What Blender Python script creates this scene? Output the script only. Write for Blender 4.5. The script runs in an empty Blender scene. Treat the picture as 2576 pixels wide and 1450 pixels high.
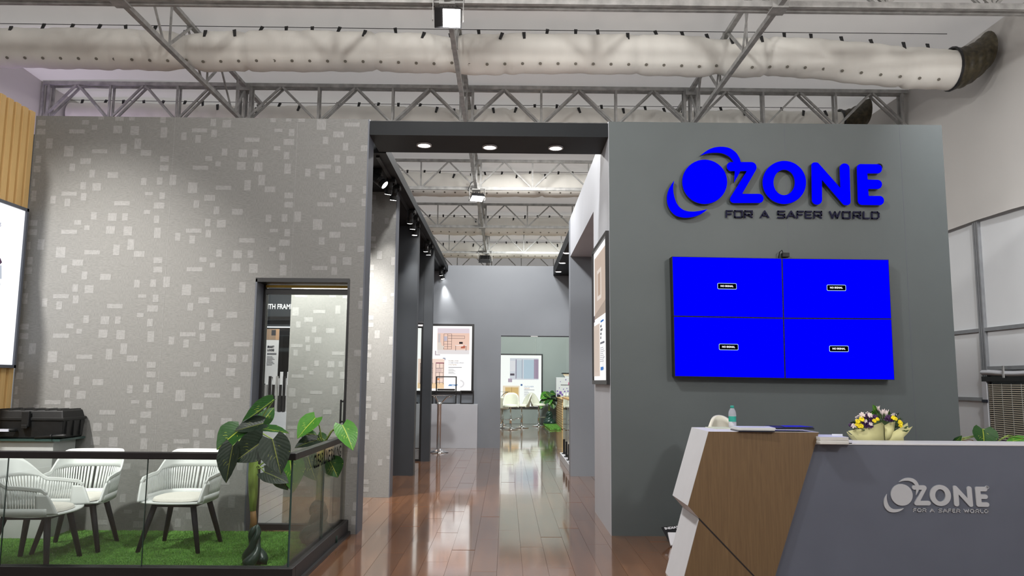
import bpy, bmesh, math, random
from mathutils import Vector, Matrix
random.seed(7)
SC = bpy.context.scene
COL = SC.collection

# ------------------------------------------------------------------ camera
IW, IH, FPX = 2576.0, 1450.0, 1940.0
EYE = Vector((0, 0, 1.5))
PITCH = math.atan((960.0 - IH / 2) / FPX)
YAW = math.atan((IW / 2 - 1275.0) / FPX)
ROLL = 0.008
FW = Vector((math.sin(YAW) * math.cos(PITCH), math.cos(YAW) * math.cos(PITCH), math.sin(PITCH)))
_r0 = Vector((math.cos(YAW), -math.sin(YAW), 0)); _u0 = _r0.cross(FW)
RT = _r0 * math.cos(ROLL) + _u0 * math.sin(ROLL)
UP = -_r0 * math.sin(ROLL) + _u0 * math.cos(ROLL)
cd = bpy.data.cameras.new('camera'); cam = bpy.data.objects.new('camera', cd); COL.objects.link(cam)
cd.sensor_fit = 'HORIZONTAL'; cd.sensor_width = 36.0; cd.lens = FPX * 36.0 / IW
cd.clip_start = 0.05; cd.clip_end = 200
cam.matrix_world = Matrix(((RT.x, UP.x, -FW.x, EYE.x), (RT.y, UP.y, -FW.y, EYE.y), (RT.z, UP.z, -FW.z, EYE.z), (0, 0, 0, 1)))
SC.camera = cam

def ray(x, y): return FW + RT * ((x - IW / 2) / FPX) + UP * ((IH / 2 - y) / FPX)
def onZ(x, y, z=0.0): d = ray(x, y); return EYE + d * ((z - EYE.z) / d.z)
def onY(x, y, Y): d = ray(x, y); return EYE + d * ((Y - EYE.y) / d.y)
def onX(x, y, X): d = ray(x, y); return EYE + d * ((X - EYE.x) / d.x)

# ------------------------------------------------------------------ light
SC.view_settings.view_transform = 'Standard'; SC.view_settings.look = 'None'
SC.view_settings.exposure = 0.0; SC.view_settings.gamma = 1.0; SC.view_settings.use_curve_mapping = False
wd = bpy.data.worlds.new('world'); SC.world = wd; wd.use_nodes = True
wd.node_tree.nodes['Background'].inputs[0].default_value = (0.93, 0.96, 1.0, 1)
wd.node_tree.nodes['Background'].inputs[1].default_value = 1.7

def area_light(name, loc, target, size, power, color=(1, 0.982, 0.955), spread=180):
    l = bpy.data.lights.new(name, 'AREA'); l.shape = 'SQUARE'; l.size = size; l.energy = power; l.color = color
    l.spread = math.radians(spread)
    o = bpy.data.objects.new(name, l); COL.objects.link(o); o.location = loc
    o.rotation_euler = (Vector(target) - Vector(loc)).to_track_quat('-Z', 'Y').to_euler()
    return o
def spot_light(name, loc, target, power, angle=40, blend=0.6, radius=0.04, color=(1, 0.96, 0.9)):
    l = bpy.data.lights.new(name, 'SPOT'); l.energy = power; l.color = color; l.spot_size = math.radians(angle)
    l.spot_blend = blend; l.shadow_soft_size = radius
    o = bpy.data.objects.new(name, l); COL.objects.link(o); o.location = loc
    o.rotation_euler = (Vector(target) - Vector(loc)).to_track_quat('-Z', 'Y').to_euler()
    return o
# floodlights hanging on the trusses in front of the stand (outside the frame) and over it, plus unseen fill lights added to brighten
def point_light(name, loc, power, radius=0.3, color=(1, 0.982, 0.955)):
    l = bpy.data.lights.new(name, 'POINT'); l.energy = power; l.color = color; l.shadow_soft_size = radius
    o = bpy.data.objects.new(name, l); COL.objects.link(o); o.location = loc; return o
area_light('flood_key', (-0.9, 4.15, 5.6), (1.2, 7.8, 1.2), 0.3, 170)
spot_light('flood_left', (-5.3, 4.1, 5.6), (-3.95, 7.8, 1.75), 2300, 44, 1.0, 0.1)
point_light('hall_fill_left', (-3.4, -0.5, 4.6), 400)  # unseen fill light, added to brighten ceiling and truss fronts
point_light('hall_fill_right', (4.6, 0.2, 4.6), 560)  # second added fill light, for ceiling, trusses and the right side
area_light('flood_stand', (-0.7, 12.0, 5.6), (-0.4, 13.2, 0), 0.6, 220)
area_light('flood_aisle', (0.2, 15.0, 5.6), (0.6, 17.4, 1.2), 0.5, 150)
area_light('flood_room', (1.0, 22.5, 5.6), (1.0, 24.0, 0), 1.0, 680, (0.97, 1.0, 0.98))
area_light('right_wall_fill', (5.1, 6.0, 5.6), (6.75, 10.4, 1.6), 0.3, 40, (0.96, 0.98, 1.0), spread=90)  # fill light added out of view to brighten the right hall wall
area_light('neighbour_uplight', (-7.2, 11.8, 4.2), (-7.8, 12.2, 5.6), 0.4, 16, (0.8, 0.62, 1.0))
spot_light('doorway_fill_spot', (-2.7, 9.0, 3.9), (-2.2, 10.2, 1.4), 1150, 80, 0.8, 0.05)  # fill light added for the linen partition behind the glass door
spot_light('display_fill_spot', (-3.2, 11.0, 3.95), (-3.7, 12.4, 1.7), 420, 70, 0.8, 0.05)  # fill light added so the lock poster and display are not dark

# ------------------------------------------------------------------ materials
def nodes(name):
    m = bpy.data.materials.new(name); m.use_nodes = True
    nt = m.node_tree; return m, nt, nt.nodes['Principled BSDF']
def setc(b, c, rough, metal=0.0, spec=0.5):
    b.inputs['Base Color'].default_value = (*c, 1); b.inputs['Roughness'].default_value = rough
    b.inputs['Metallic'].default_value = metal; b.inputs['Specular IOR Level'].default_value = spec
def srgb(r, g, b):
    f = lambda v: (v / 255 / 12.92) if v / 255 <= 0.04045 else ((v / 255 + 0.055) / 1.055) ** 2.4
    return (f(r), f(g), f(b))
def link(nt, a, b): nt.links.new(a, b)
def mat(name, c, rough=0.5, metal=0.0, var=0.0, scale=8.0, bump=0.0, bscale=60.0, spec=0.5, stretch=None):
    m, nt, b = nodes(name); setc(b, c, rough, metal, spec)
    tc = nt.nodes.new('ShaderNodeTexCoord'); src = tc.outputs['Object']
    if stretch:
        mp = nt.nodes.new('ShaderNodeMapping'); mp.inputs['Scale'].default_value = stretch
        link(nt, src, mp.inputs[0]); src = mp.outputs[0]
    if var > 0:
        n = nt.nodes.new('ShaderNodeTexNoise'); n.inputs['Scale'].default_value = scale; n.inputs['Detail'].default_value = 5
        link(nt, src, n.inputs['Vector'])
        r = nt.nodes.new('ShaderNodeValToRGB')
        r.color_ramp.elements[0].color = (*[v * (1 - var) for v in c], 1); r.color_ramp.elements[0].position = 0.3
        r.color_ramp.elements[1].color = (*[min(1, v * (1 + var)) for v in c], 1); r.color_ramp.elements[1].position = 0.7
        link(nt, n.outputs['Fac'], r.inputs[0]); link(nt, r.outputs[0], b.inputs['Base Color'])
    if bump > 0:
        n2 = nt.nodes.new('ShaderNodeTexNoise'); n2.inputs['Scale'].default_value = bscale; n2.inputs['Detail'].default_value = 4
        link(nt, src, n2.inputs['Vector'])
        bp = nt.nodes.new('ShaderNodeBump'); bp.inputs['Strength'].default_value = bump; bp.inputs['Distance'].default_value = 0.01
        link(nt, n2.outputs['Fac'], bp.inputs['Height']); link(nt, bp.outputs[0], b.inputs['Normal'])
    return m
def emit(name, c, strength=1.0):
    m, nt, b = nodes(name); setc(b, (0, 0, 0), 0.4, 0, 0.0)
    b.inputs['Emission Color'].default_value = (*c, 1); b.inputs['Emission Strength'].default_value = strength
    return m
def glass(name, tint=(0.9, 0.94, 0.92), refl=0.10, rough=0.0):
    m = bpy.data.materials.new(name); m.use_nodes = True; nt = m.node_tree; nt.nodes.clear()
    out = nt.nodes.new('ShaderNodeOutputMaterial'); mx = nt.nodes.new('ShaderNodeMixShader')
    tr = nt.nodes.new('ShaderNodeBsdfTransparent'); tr.inputs[0].default_value = (*tint, 1)
    gl = nt.nodes.new('ShaderNodeBsdfGlossy'); gl.inputs['Roughness'].default_value = rough
    fr = nt.nodes.new('ShaderNodeFresnel'); fr.inputs['IOR'].default_value = 1.45
    mu = nt.nodes.new('ShaderNodeMath'); mu.operation = 'MULTIPLY'; mu.inputs[1].default_value = refl / 0.034
    mu.use_clamp = True
    link(nt, fr.outputs[0], mu.inputs[0]); link(nt, mu.outputs[0], mx.inputs[0])
    link(nt, tr.outputs[0], mx.inputs[1]); link(nt, gl.outputs[0], mx.inputs[2]); link(nt, mx.outputs[0], out.inputs[0])
    return m

def mat_tent(name, c, trans):
    # white tent membrane: daylight from outside glows through it
    m, nt, b = nodes(name); setc(b, c, 0.85, 0, 0.1)
    out = [n for n in nt.nodes if n.type == 'OUTPUT_MATERIAL'][0]
    tr = nt.nodes.new('ShaderNodeBsdfTranslucent'); tr.inputs[0].default_value = (*c, 1)
    mx = nt.nodes.new('ShaderNodeMixShader'); mx.inputs[0].default_value = trans
    ge = nt.nodes.new('ShaderNodeTexCoord'); n = nt.nodes.new('ShaderNodeTexNoise'); n.inputs['Scale'].default_value = 0.9; n.inputs['Detail'].default_value = 4
    link(nt, ge.outputs['Object'], n.inputs['Vector']); bp = nt.nodes.new('ShaderNodeBump'); bp.inputs['Strength'].default_value = 0.35; bp.inputs['Distance'].default_value = 0.08
    link(nt, n.outputs['Fac'], bp.inputs['Height']); link(nt, bp.outputs[0], b.inputs['Normal'])
    link(nt, b.outputs[0], mx.inputs[1]); link(nt, tr.outputs[0], mx.inputs[2]); link(nt, mx.outputs[0], out.inputs[0])
    return m
def mat_wallpaper(name, c, amt):
    # woven linen wallpaper: crossing fine horizontal and vertical threads in patches
    m, nt, b = nodes(name); setc(b, c, 0.62, 0, 0.3)
    tc = nt.nodes.new('ShaderNodeTexCoord')
    def ns(sc):
        mp = nt.nodes.new('ShaderNodeMapping'); mp.inputs['Scale'].default_value = sc
        link(nt, tc.outputs['Object'], mp.inputs[0])
        n = nt.nodes.new('ShaderNodeTexNoise'); n.inputs['Scale'].default_value = 1.0; n.inputs['Detail'].default_value = 2
        link(nt, mp.outputs[0], n.inputs['Vector']); return n.outputs['Fac']
    h = ns((26, 26, 190)); v = ns((190, 190, 26))
    ck = ns((7, 7, 7))
    mx = nt.nodes.new('ShaderNodeMix'); mx.data_type = 'FLOAT'
    gr = nt.nodes.new('ShaderNodeMath'); gr.operation = 'GREATER_THAN'; gr.inputs[1].default_value = 0.5
    link(nt, ck, gr.inputs[0]); link(nt, gr.outputs[0], mx.inputs[0]); link(nt, h, mx.inputs[2]); link(nt, v, mx.inputs[3])
    r = nt.nodes.new('ShaderNodeValToRGB')
    r.color_ramp.elements[0].position = 0.32; r.color_ramp.elements[1].position = 0.68
    r.color_ramp.elements[0].color = (*[x * (1 - amt) for x in c], 1); r.color_ramp.elements[1].color = (*[x * (1 + amt) for x in c], 1)
    link(nt, mx.outputs[0], r.inputs[0]); link(nt, r.outputs[0], b.inputs['Base Color'])
    return m
def mat_wood(name, c1, c2, axis='z', rough=0.5, scale=1.0, perobj=False, gloss=None, spec=0.5):
    m, nt, b = nodes(name); setc(b, c1, rough, 0, spec)
    tc = nt.nodes.new('ShaderNodeTexCoord'); mp = nt.nodes.new('ShaderNodeMapping')
    s = {'x': (1.2, 22, 22), 'y': (22, 1.2, 22), 'z': (22, 22, 1.2)}[axis]
    mp.inputs['Scale'].default_value = [v * scale for v in s]
    src = tc.outputs['Object']
    if perobj:
        oi = nt.nodes.new('ShaderNodeObjectInfo'); ad = nt.nodes.new('ShaderNodeVectorMath'); ad.operation = 'ADD'
        mu = nt.nodes.new('ShaderNodeMath'); mu.operation = 'MULTIPLY'; mu.inputs[1].default_value = 40.0
        link(nt, oi.outputs['Random'], mu.inputs[0]); link(nt, tc.outputs['Object'], ad.inputs[0]); link(nt, mu.outputs[0], ad.inputs[1]); src = ad.outputs[0]
    link(nt, src, mp.inputs[0])
    n = nt.nodes.new('ShaderNodeTexNoise'); n.inputs['Scale'].default_value = 1.0; n.inputs['Detail'].default_value = 6; n.inputs['Distortion'].default_value = 0.6
    link(nt, mp.outputs[0], n.inputs['Vector'])
    r = nt.nodes.new('ShaderNodeValToRGB'); r.color_ramp.elements[0].position = 0.3; r.color_ramp.elements[1].position = 0.72
    r.color_ramp.elements[0].color = (*c1, 1); r.color_ramp.elements[1].color = (*c2, 1)
    link(nt, n.outputs['Fac'], r.inputs[0]); cur = r.outputs[0]
    if perobj:
        hs = nt.nodes.new('ShaderNodeHueSaturation'); ma = nt.nodes.new('ShaderNodeMapRange')
        ma.inputs['To Min'].default_value = 0.82; ma.inputs['To Max'].default_value = 1.15
        link(nt, oi.outputs['Random'], ma.inputs[0]); link(nt, ma.outputs[0], hs.inputs['Value']); link(nt, cur, hs.inputs['Color']); cur = hs.outputs[0]
    link(nt, cur, b.inputs['Base Color'])
    if gloss:
        b.inputs['Coat Weight'].default_value = 1.0; b.inputs['Coat Roughness'].default_value = 0.07; b.inputs['Coat IOR'].default_value = 1.5
        n3 = nt.nodes.new('ShaderNodeTexNoise'); n3.inputs['Scale'].default_value = 3.0; n3.inputs['Detail'].default_value = 4
        ge = nt.nodes.new('ShaderNodeNewGeometry'); link(nt, ge.outputs['Position'], n3.inputs['Vector'])
        mr = nt.nodes.new('ShaderNodeMapRange'); mr.inputs['To Min'].default_value = gloss[0]; mr.inputs['To Max'].default_value = gloss[1]
        link(nt, n3.outputs['Fac'], mr.inputs[0]); link(nt, mr.outputs[0], b.inputs['Roughness'])
        n4 = nt.nodes.new('ShaderNodeTexNoise'); n4.inputs['Scale'].default_value = 3.2; n4.inputs['Detail'].default_value = 2
        link(nt, ge.outputs['Position'], n4.inputs['Vector'])
        bp = nt.nodes.new('ShaderNodeBump'); bp.inputs['Strength'].default_value = 0.12; bp.inputs['Distance'].default_value = 0.006
        link(nt, n4.outputs['Fac'], bp.inputs['Height']); link(nt, bp.outputs[0], b.inputs['Normal'])
    return m
def mat_leaf(name, dark, light, vein):
    # UV: u across -1..1 mapped 0..1, v from stalk to tip
    m, nt, b = nodes(name); setc(b, dark, 0.4, 0, 0.3)
    uv = nt.nodes.new('ShaderNodeUVMap'); sp = nt.nodes.new('ShaderNodeSeparateXYZ'); link(nt, uv.outputs[0], sp.inputs[0])
    def M(op, a, bb=None):
        n = nt.nodes.new('ShaderNodeMath'); n.operation = op
        for i, x in enumerate((a, bb)):
            if x is None: continue
            if isinstance(x, (int, float)): n.inputs[i].default_value = x
            else: link(nt, x, n.inputs[i])
        return n.outputs[0]
    au = M('ABSOLUTE', M('SUBTRACT', sp.outputs[0], 0.5))
    ph = M('SUBTRACT', M('MULTIPLY', sp.outputs[1], 9.0), M('MULTIPLY', au, 7.0))
    nz = nt.nodes.new('ShaderNodeTexNoise'); nz.inputs['Scale'].default_value = 5.0; link(nt, uv.outputs[0], nz.inputs['Vector'])
    ph2 = M('ADD', ph, M('MULTIPLY', nz.outputs['Fac'], 0.8))
    st = M('ABSOLUTE', M('SUBTRACT', M('FRACT', ph2), 0.5))
    lat = M('LESS_THAN', st, 0.045)
    ns = nt.nodes.new('ShaderNodeTexNoise'); ns.inputs['Scale'].default_value = 3.2; ns.inputs['Detail'].default_value = 2; link(nt, uv.outputs[0], ns.inputs['Vector'])
    patch = M('GREATER_THAN', ns.outputs['Fac'], 0.60)
    mid = M('LESS_THAN', au, 0.018)
    f = M('MAXIMUM', M('MULTIPLY', lat, patch), M('MULTIPLY', mid, 0.55))
    mx = nt.nodes.new('ShaderNodeMix'); mx.data_type = 'RGBA'; mx.inputs[6].default_value = (*dark, 1); mx.inputs[7].default_value = (*light, 1)
    link(nt, nz.outputs['Fac'], mx.inputs[0])
    m2 = nt.nodes.new('ShaderNodeMix'); m2.data_type = 'RGBA'; m2.inputs[7].default_value = (*vein, 1)
    link(nt, f, m2.inputs[0]); link(nt, mx.outputs[2], m2.inputs[6]); link(nt, m2.outputs[2], b.inputs['Base Color'])
    bp = nt.nodes.new('ShaderNodeBump'); bp.inputs['Strength'].default_value = 0.16; bp.inputs['Distance'].default_value = 0.006
    link(nt, st, bp.inputs['Height']); link(nt, bp.outputs[0], b.inputs['Normal'])
    return m

M = {}
M['linen'] = mat_wallpaper('linen_wallpaper', srgb(117, 117, 115), 0.13)
M['linen_print'] = mat_wallpaper('linen_print', srgb(134, 134, 133), 0.13)
M['grey_wall'] = mat('grey_painted_board', srgb(82, 89, 90), 0.5, var=0.05, scale=1.5, bump=0.03, bscale=30)
M['pale_wall'] = mat('pale_grey_board', srgb(176, 179, 186), 0.5, var=0.04, scale=1.5)
M['back_wall'] = mat('mid_grey_board', srgb(122, 127, 134), 0.5, var=0.04, scale=1.2)
M['far_wall'] = mat('greenish_grey_board', srgb(134, 141, 139), 0.55, var=0.04, scale=1.2)
M['charcoal'] = mat('charcoal_board', srgb(46, 50, 55), 0.45, var=0.08, scale=3)
M['end_grey'] = mat('slate_edge', srgb(84, 88, 97), 0.5, var=0.05, scale=3)
M['beam'] = mat('dark_beam_paint', srgb(27, 30, 33), 0.6, var=0.08, scale=3, spec=0.2)
M['black'] = mat('black_metal', (0.012, 0.012, 0.013), 0.38, 0.0, var=0.1)
M['rail'] = mat('dark_anodised_rail', (0.011, 0.010, 0.011), 0.4, 0.0, var=0.1, spec=0.35)
M['rubber'] = mat('black_plastic', (0.009, 0.0095, 0.01), 0.45, var=0.2, scale=20, bump=0.08, bscale=200, spec=0.3)
M['galv'] = mat('galvanised_steel', srgb(168, 168, 166), 0.5, 0.15, var=0.25, scale=9, bump=0.05)
M['fabric'] = mat_tent('tent_fabric', srgb(214, 210, 206), 0.20)
M['side_fabric'] = mat_tent('tent_side_fabric', srgb(214, 211, 207), 0.12)
M['duct'] = mat('duct_canvas', srgb(240, 238, 231), 0.85, var=0.02, scale=2.5, bump=0.25, bscale=10, spec=0.1, stretch=(2.2, 0.6, 0.6))
M['panel'] = mat('white_wall_panel', srgb(222, 224, 226), 0.6, var=0.03, scale=1.2)
M['alu'] = mat('aluminium_profile', srgb(160, 162, 165), 0.4, 0.6, var=0.08)
M['nozzle'] = mat('duct_eyelet', srgb(130, 126, 116), 0.7)
M['chrome'] = mat('chrome', (0.75, 0.75, 0.76), 0.07, 1.0)
M['steel'] = mat('brushed_steel', (0.72, 0.72, 0.73), 0.3, 0.65, var=0.08)
M['gold'] = mat('gold_trim', (0.55, 0.38, 0.08), 0.3, 0.8)
M['white'] = mat('white_laminate', srgb(192, 193, 197), 0.4, var=0.02)
M['white_plastic'] = mat('white_plastic', srgb(208, 212, 211), 0.38, var=0.02)
M['pad'] = mat('pale_seat_fabric', srgb(214, 212, 204), 0.85, var=0.05, scale=60, bump=0.2, bscale=300)
M['cream'] = mat('cream_leatherette', srgb(198, 196, 182), 0.45, var=0.03)
M['desk_grey'] = mat('slate_desk_panel', srgb(82, 87, 100), 0.42, var=0.05, scale=3)
M['oak'] = mat_wood('dark_oak_veneer', srgb(90, 70, 46), srgb(103, 82, 55), 'z', 0.5, 3.5)
M['plank'] = mat_wood('laminate_plank', srgb(104, 68, 42), srgb(128, 86, 55), 'y', 0.2, 0.7, True, (0.07, 0.22), 0.55)
M['floor'] = mat_wood('laminate_floor', srgb(104, 70, 46), srgb(124, 88, 60), 'y', 0.2, 0.7, False, (0.08, 0.22), 0.55)
M['slat_wood'] = mat_wood('pine_slat', srgb(196, 160, 102), srgb(214, 180, 122), 'z', 0.5, 0.8)
M['slat_back'] = mat_wood('pine_backing', srgb(150, 116, 66), srgb(166, 130, 78), 'z', 0.6, 0.8)
M['ash'] = mat_wood('striped_ash', srgb(190, 150, 104), srgb(222, 190, 146), 'x', 0.5, 0.8)
M['glass'] = glass('clear_glass', (0.93, 0.96, 0.95), 0.04)
M['glass_side'] = glass('tinted_side_glass', (0.92, 0.9, 0.86), 0.02)
M['glass_door'] = glass('door_glass', (0.9, 0.93, 0.92), 0.06)
M['glass_green'] = glass('green_edge_glass', (0.95, 0.98, 0.967), 0.04)
M['glass_edge'] = mat('glass_edge', (0.03, 0.06, 0.055), 0.2)
M['pet'] = glass('clear_bottle', (0.97, 0.98, 0.985), 0.05)
_m, _nt, _b = nodes('clear_bottle_plastic'); setc(_b, srgb(214, 216, 228), 0.12); _b.inputs['Alpha'].default_value = 0.3; M['pet'] = _m
M['teal'] = mat('teal_label', srgb(40, 150, 135), 0.4, var=0.08)
M['leaf_dark'] = mat_leaf('dark_leaf', srgb(20, 33, 24), srgb(36, 50, 37), srgb(128, 138, 58))
M['leaf_mid'] = mat_leaf('mid_leaf', srgb(22, 60, 20), srgb(42, 88, 28), srgb(200, 210, 70))
M['leaf_light'] = mat_leaf('light_leaf', srgb(46, 104, 28), srgb(78, 138, 42), srgb(214, 222, 96))
M['stem_green'] = mat('green_stem', srgb(128, 152, 70), 0.5, var=0.2, scale=12, stretch=(6, 6, 0.6))
M['stem_brown'] = mat('brown_stem', srgb(124, 92, 48), 0.6, var=0.2, scale=20)
M['pot_green'] = mat('dark_green_root', srgb(26, 52, 44), 0.35, var=0.15)
M['grass'] = mat('artificial_grass', srgb(104, 152, 68), 0.7, var=0.25, scale=14, spec=0.2)
M['turf'] = mat('turf_backing', srgb(70, 112, 46), 0.9, var=0.2, scale=40)
M['blue_sign'] = emit('blue_sign_face', (0.0, 0.0, 1.0), 1.0)
M['navy'] = mat('navy_letter', (0.006, 0.006, 0.03), 0.6, spec=0.2)
M['gloss_black'] = mat('gloss_black_return', (0.006, 0.006, 0.012), 0.12, 0, spec=0.6)
M['screen_blue'] = emit('screen_blue', (0.0, 0.0, 1.0), 1.0)
M['badge_border'] = emit('badge_border', (0.5, 0.75, 1.0), 1.0)
M['badge_black'] = emit('badge_black', (0.001, 0.001, 0.003), 1.0)
M['badge_text'] = emit('badge_text', (1, 1, 1), 1.0)
M['lamp'] = emit('lamp_glow', (1.0, 0.98, 0.94), 14.0)
M['lamp_off'] = mat('lamp_glass', (0.35, 0.36, 0.37), 0.25)
M['silver_logo'] = mat('satin_silver', srgb(176, 179, 184), 0.4, 0.3)
M['paper'] = mat('white_paper', srgb(215, 216, 220), 0.5)
M['paper_edge'] = mat('paper_block', srgb(190, 190, 186), 0.7, var=0.25, scale=3, stretch=(1, 1, 300))
M['print_black'] = mat('black_cover', (0.014, 0.014, 0.016), 0.3)
M['ink'] = mat('matt_ink', (0.01, 0.01, 0.012), 0.9, spec=0.0)
M['print_blue'] = mat('blue_cover', srgb(22, 24, 190), 0.3)
M['print_navy'] = mat('navy_cover', srgb(26, 30, 44), 0.3)
M['chair_leg'] = mat('dark_navy_plastic', srgb(24, 27, 36), 0.5, spec=0.3)
M['print_grey'] = mat('grey_cover', srgb(190, 194, 208), 0.35)
M['print_green'] = mat('pale_green_card', srgb(178, 186, 158), 0.5)
M['wrap'] = mat('pale_yellow_wrap', srgb(196, 193, 140), 0.6, var=0.08, scale=9)
M['flower_purple'] = mat('purple_petal', srgb(62, 28, 78), 0.6, var=0.3, scale=30)
M['flower_yellow'] = mat('yellow_petal', srgb(236, 214, 24), 0.6, var=0.15, scale=40)
M['flower_white'] = mat('white_petal', srgb(226, 212, 208), 0.6, var=0.1, scale=30)
M['foliage'] = mat('bouquet_foliage', srgb(60, 82, 42), 0.6, var=0.4, scale=30)
M['concrete'] = mat('hall_backdrop', srgb(170, 170, 168), 0.9)
# ------------------------------------------------------------------ mesh helpers
class MB:
    def __init__(s): s.v = []; s.f = []; s.uv = None
    def add(s, vs, fs):
        n = len(s.v); s.v += [tuple(p) for p in vs]; s.f += [tuple(i + n for i in f) for f in fs]; return s
    def box(s, x0, x1, y0, y1, z0, z1):
        return s.hexa([(x0, y0, z0), (x1, y0, z0), (x1, y1, z0), (x0, y1, z0), (x0, y0, z1), (x1, y0, z1), (x1, y1, z1), (x0, y1, z1)])
    def hexa(s, p):
        return s.add(p, [(0, 3, 2, 1), (4, 5, 6, 7), (0, 1, 5, 4), (1, 2, 6, 5), (2, 3, 7, 6), (3, 0, 4, 7)])
    def quad(s, a, b, c, d): return s.add([a, b, c, d], [(0, 1, 2, 3)])
    def bar(s, a, b, w, h, up=(0, 0, 1)):
        a = Vector(a); b = Vector(b); d = (b - a).normalized(); u = Vector(up)
        if abs(d.dot(u)) > 0.98: u = Vector((0, 1, 0))
        r = d.cross(u).normalized(); u = r.cross(d)
        o = [(-w / 2, -h / 2), (w / 2, -h / 2), (w / 2, h / 2), (-w / 2, h / 2)]
        p = [a + r * x + u * y for x, y in o] + [b + r * x + u * y for x, y in o]
        return s.add(p, [(3, 2, 1, 0), (4, 5, 6, 7), (0, 1, 5, 4), (1, 2, 6, 5), (2, 3, 7, 6), (3, 0, 4, 7)])
    def tube(s, pts, rad, seg=8, cap=True):
        pts = [Vector(p) for p in pts]; n = len(pts)
        if not isinstance(rad, (list, tuple)): rad = [rad] * n
        base = len(s.v); ref = None
        for i, p in enumerate(pts):
            d = (pts[min(i + 1, n - 1)] - pts[max(i - 1, 0)]).normalized()
            if ref is None: ref = Vector((0, 0, 1)) if abs(d.z) < 0.9 else Vector((1, 0, 0))
            r = d.cross(ref).normalized(); ref = r.cross(d)
            for k in range(seg):
                a = 2 * math.pi * k / seg; q = p + (r * math.cos(a) + ref * math.sin(a)) * rad[i]; s.v.append(tuple(q))
        for i in range(n - 1):
            for k in range(seg):
                a = base + i * seg + k; b2 = base + i * seg + (k + 1) % seg
                s.f.append((a, b2, b2 + seg, a + seg))
        if cap:
            s.f.append(tuple(base + k for k in range(seg))[::-1]); s.f.append(tuple(base + (n - 1) * seg + k for k in range(seg)))
        return s
    def lathe(s, prof, c=(0, 0, 0), seg=20, capb=True, capt=True):
        base = len(s.v)
        for r, z in prof:
            for k in range(seg):
                a = 2 * math.pi * k / seg; s.v.append((c[0] + r * math.cos(a), c[1] + r * math.sin(a), c[2] + z))
        for i in range(len(prof) - 1):
            for k in range(seg):
                a = base + i * seg + k; b2 = base + i * seg + (k + 1) % seg; s.f.append((a, b2, b2 + seg, a + seg))
        if capb: s.f.append(tuple(base + k for k in range(seg))[::-1])
        if capt: s.f.append(tuple(base + (len(prof) - 1) * seg + k for k in range(seg)))
        return s
    def grid(s, fn, nu, nv):
        b = len(s.v)
        for j in range(nv + 1):
            for i in range(nu + 1): s.v.append(tuple(fn(i / nu, j / nv)))
        for j in range(nv):
            for i in range(nu):
                a = b + j * (nu + 1) + i; s.f.append((a, a + 1, a + nu + 2, a + nu + 1))
        return s
    def prism(s, front, back):
        n = len(front); b = len(s.v); s.v += [tuple(p) for p in front] + [tuple(p) for p in back]
        s.f.append(tuple(b + i for i in range(n))); s.f.append(tuple(b + n + i for i in range(n))[::-1])
        for i in range(n):
            j = (i + 1) % n; s.f.append((b + i, b + n + i, b + n + j, b + j))
        return s
    def ball(s, c, r, nu=10, nv=7, sc=(1, 1, 1)):
        c = Vector(c)
        return s.grid(lambda u, v: c + Vector((sc[0] * r * math.sin(math.pi * v) * math.cos(2 * math.pi * u), sc[1] * r * math.sin(math.pi * v) * math.sin(2 * math.pi * u), sc[2] * r * math.cos(math.pi * v))), nu, nv)
    def mesh(s, name, smooth=False, off=None):
        me = bpy.data.meshes.new(name)
        vs = s.v if off is None else [(p[0] - off[0], p[1] - off[1], p[2] - off[2]) for p in s.v]
        me.from_pydata(vs, [], s.f); me.update()
        if smooth:
            for p in me.polygons: p.use_smooth = True
        if s.uv:
            ul = me.uv_layers.new(name='UVMap')
            for l in me.loops: ul.data[l.index].uv = s.uv[l.vertex_index]
        return me
def rootloc(o):
    v = Vector((0, 0, 0))
    while o is not None: v = v + o.location; o = o.parent
    return v
def obj(name, mb, m, parent=None, smooth=False, bevel=0.0, world=True, loc=None, solid=0.0, fixn=True):
    """one mesh object; vertices are given in world coordinates (or local to the thing when world=False)"""
    if isinstance(mb, MB):
        off = None
        if world and parent is not None: off = rootloc(parent)
        me = mb.mesh(name, smooth, off)
        if fixn and mb.uv is None:
            bm = bmesh.new(); bm.from_mesh(me); bmesh.ops.recalc_face_normals(bm, faces=bm.faces); bm.to_mesh(me); bm.free()
    else: me = mb
    o = bpy.data.objects.new(name, me); COL.objects.link(o)
    if m is not None and not me.materials: me.materials.append(M[m] if isinstance(m, str) else m)
    if parent is not None: o.parent = parent
    if loc is not None: o.location = loc
    if solid:
        md = o.modifiers.new('solid', 'SOLIDIFY'); md.thickness = solid; md.offset = 0
    if bevel:
        md = o.modifiers.new('bevel', 'BEVEL'); md.width = bevel; md.segments = 2; md.limit_method = 'ANGLE'
    return o
def tag(o, label, cat, group=None):
    o['label'] = label; o['category'] = cat
    if group: o['group'] = group
    return o
def thing(name, label, cat, loc=(0, 0, 0), rotz=0.0, group=None):
    o = bpy.data.objects.new(name, None); COL.objects.link(o); o.location = loc; o.rotation_euler = (0, 0, rotz)
    o.empty_display_size = 0.1
    return tag(o, label, cat, group)
def struct(name, mb, m, **k):
    o = obj(name, mb, m, **k); o['kind'] = 'structure'; return o
def sempty(name, loc=(0, 0, 0)):
    o = bpy.data.objects.new(name, None); COL.objects.link(o); o.location = loc; o['kind'] = 'structure'; return o
def copy_tree(o, parent=None):
    c = o.copy(); COL.objects.link(c); c.parent = parent
    for ch in list(o.children): copy_tree(ch, c)
    return c
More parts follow.
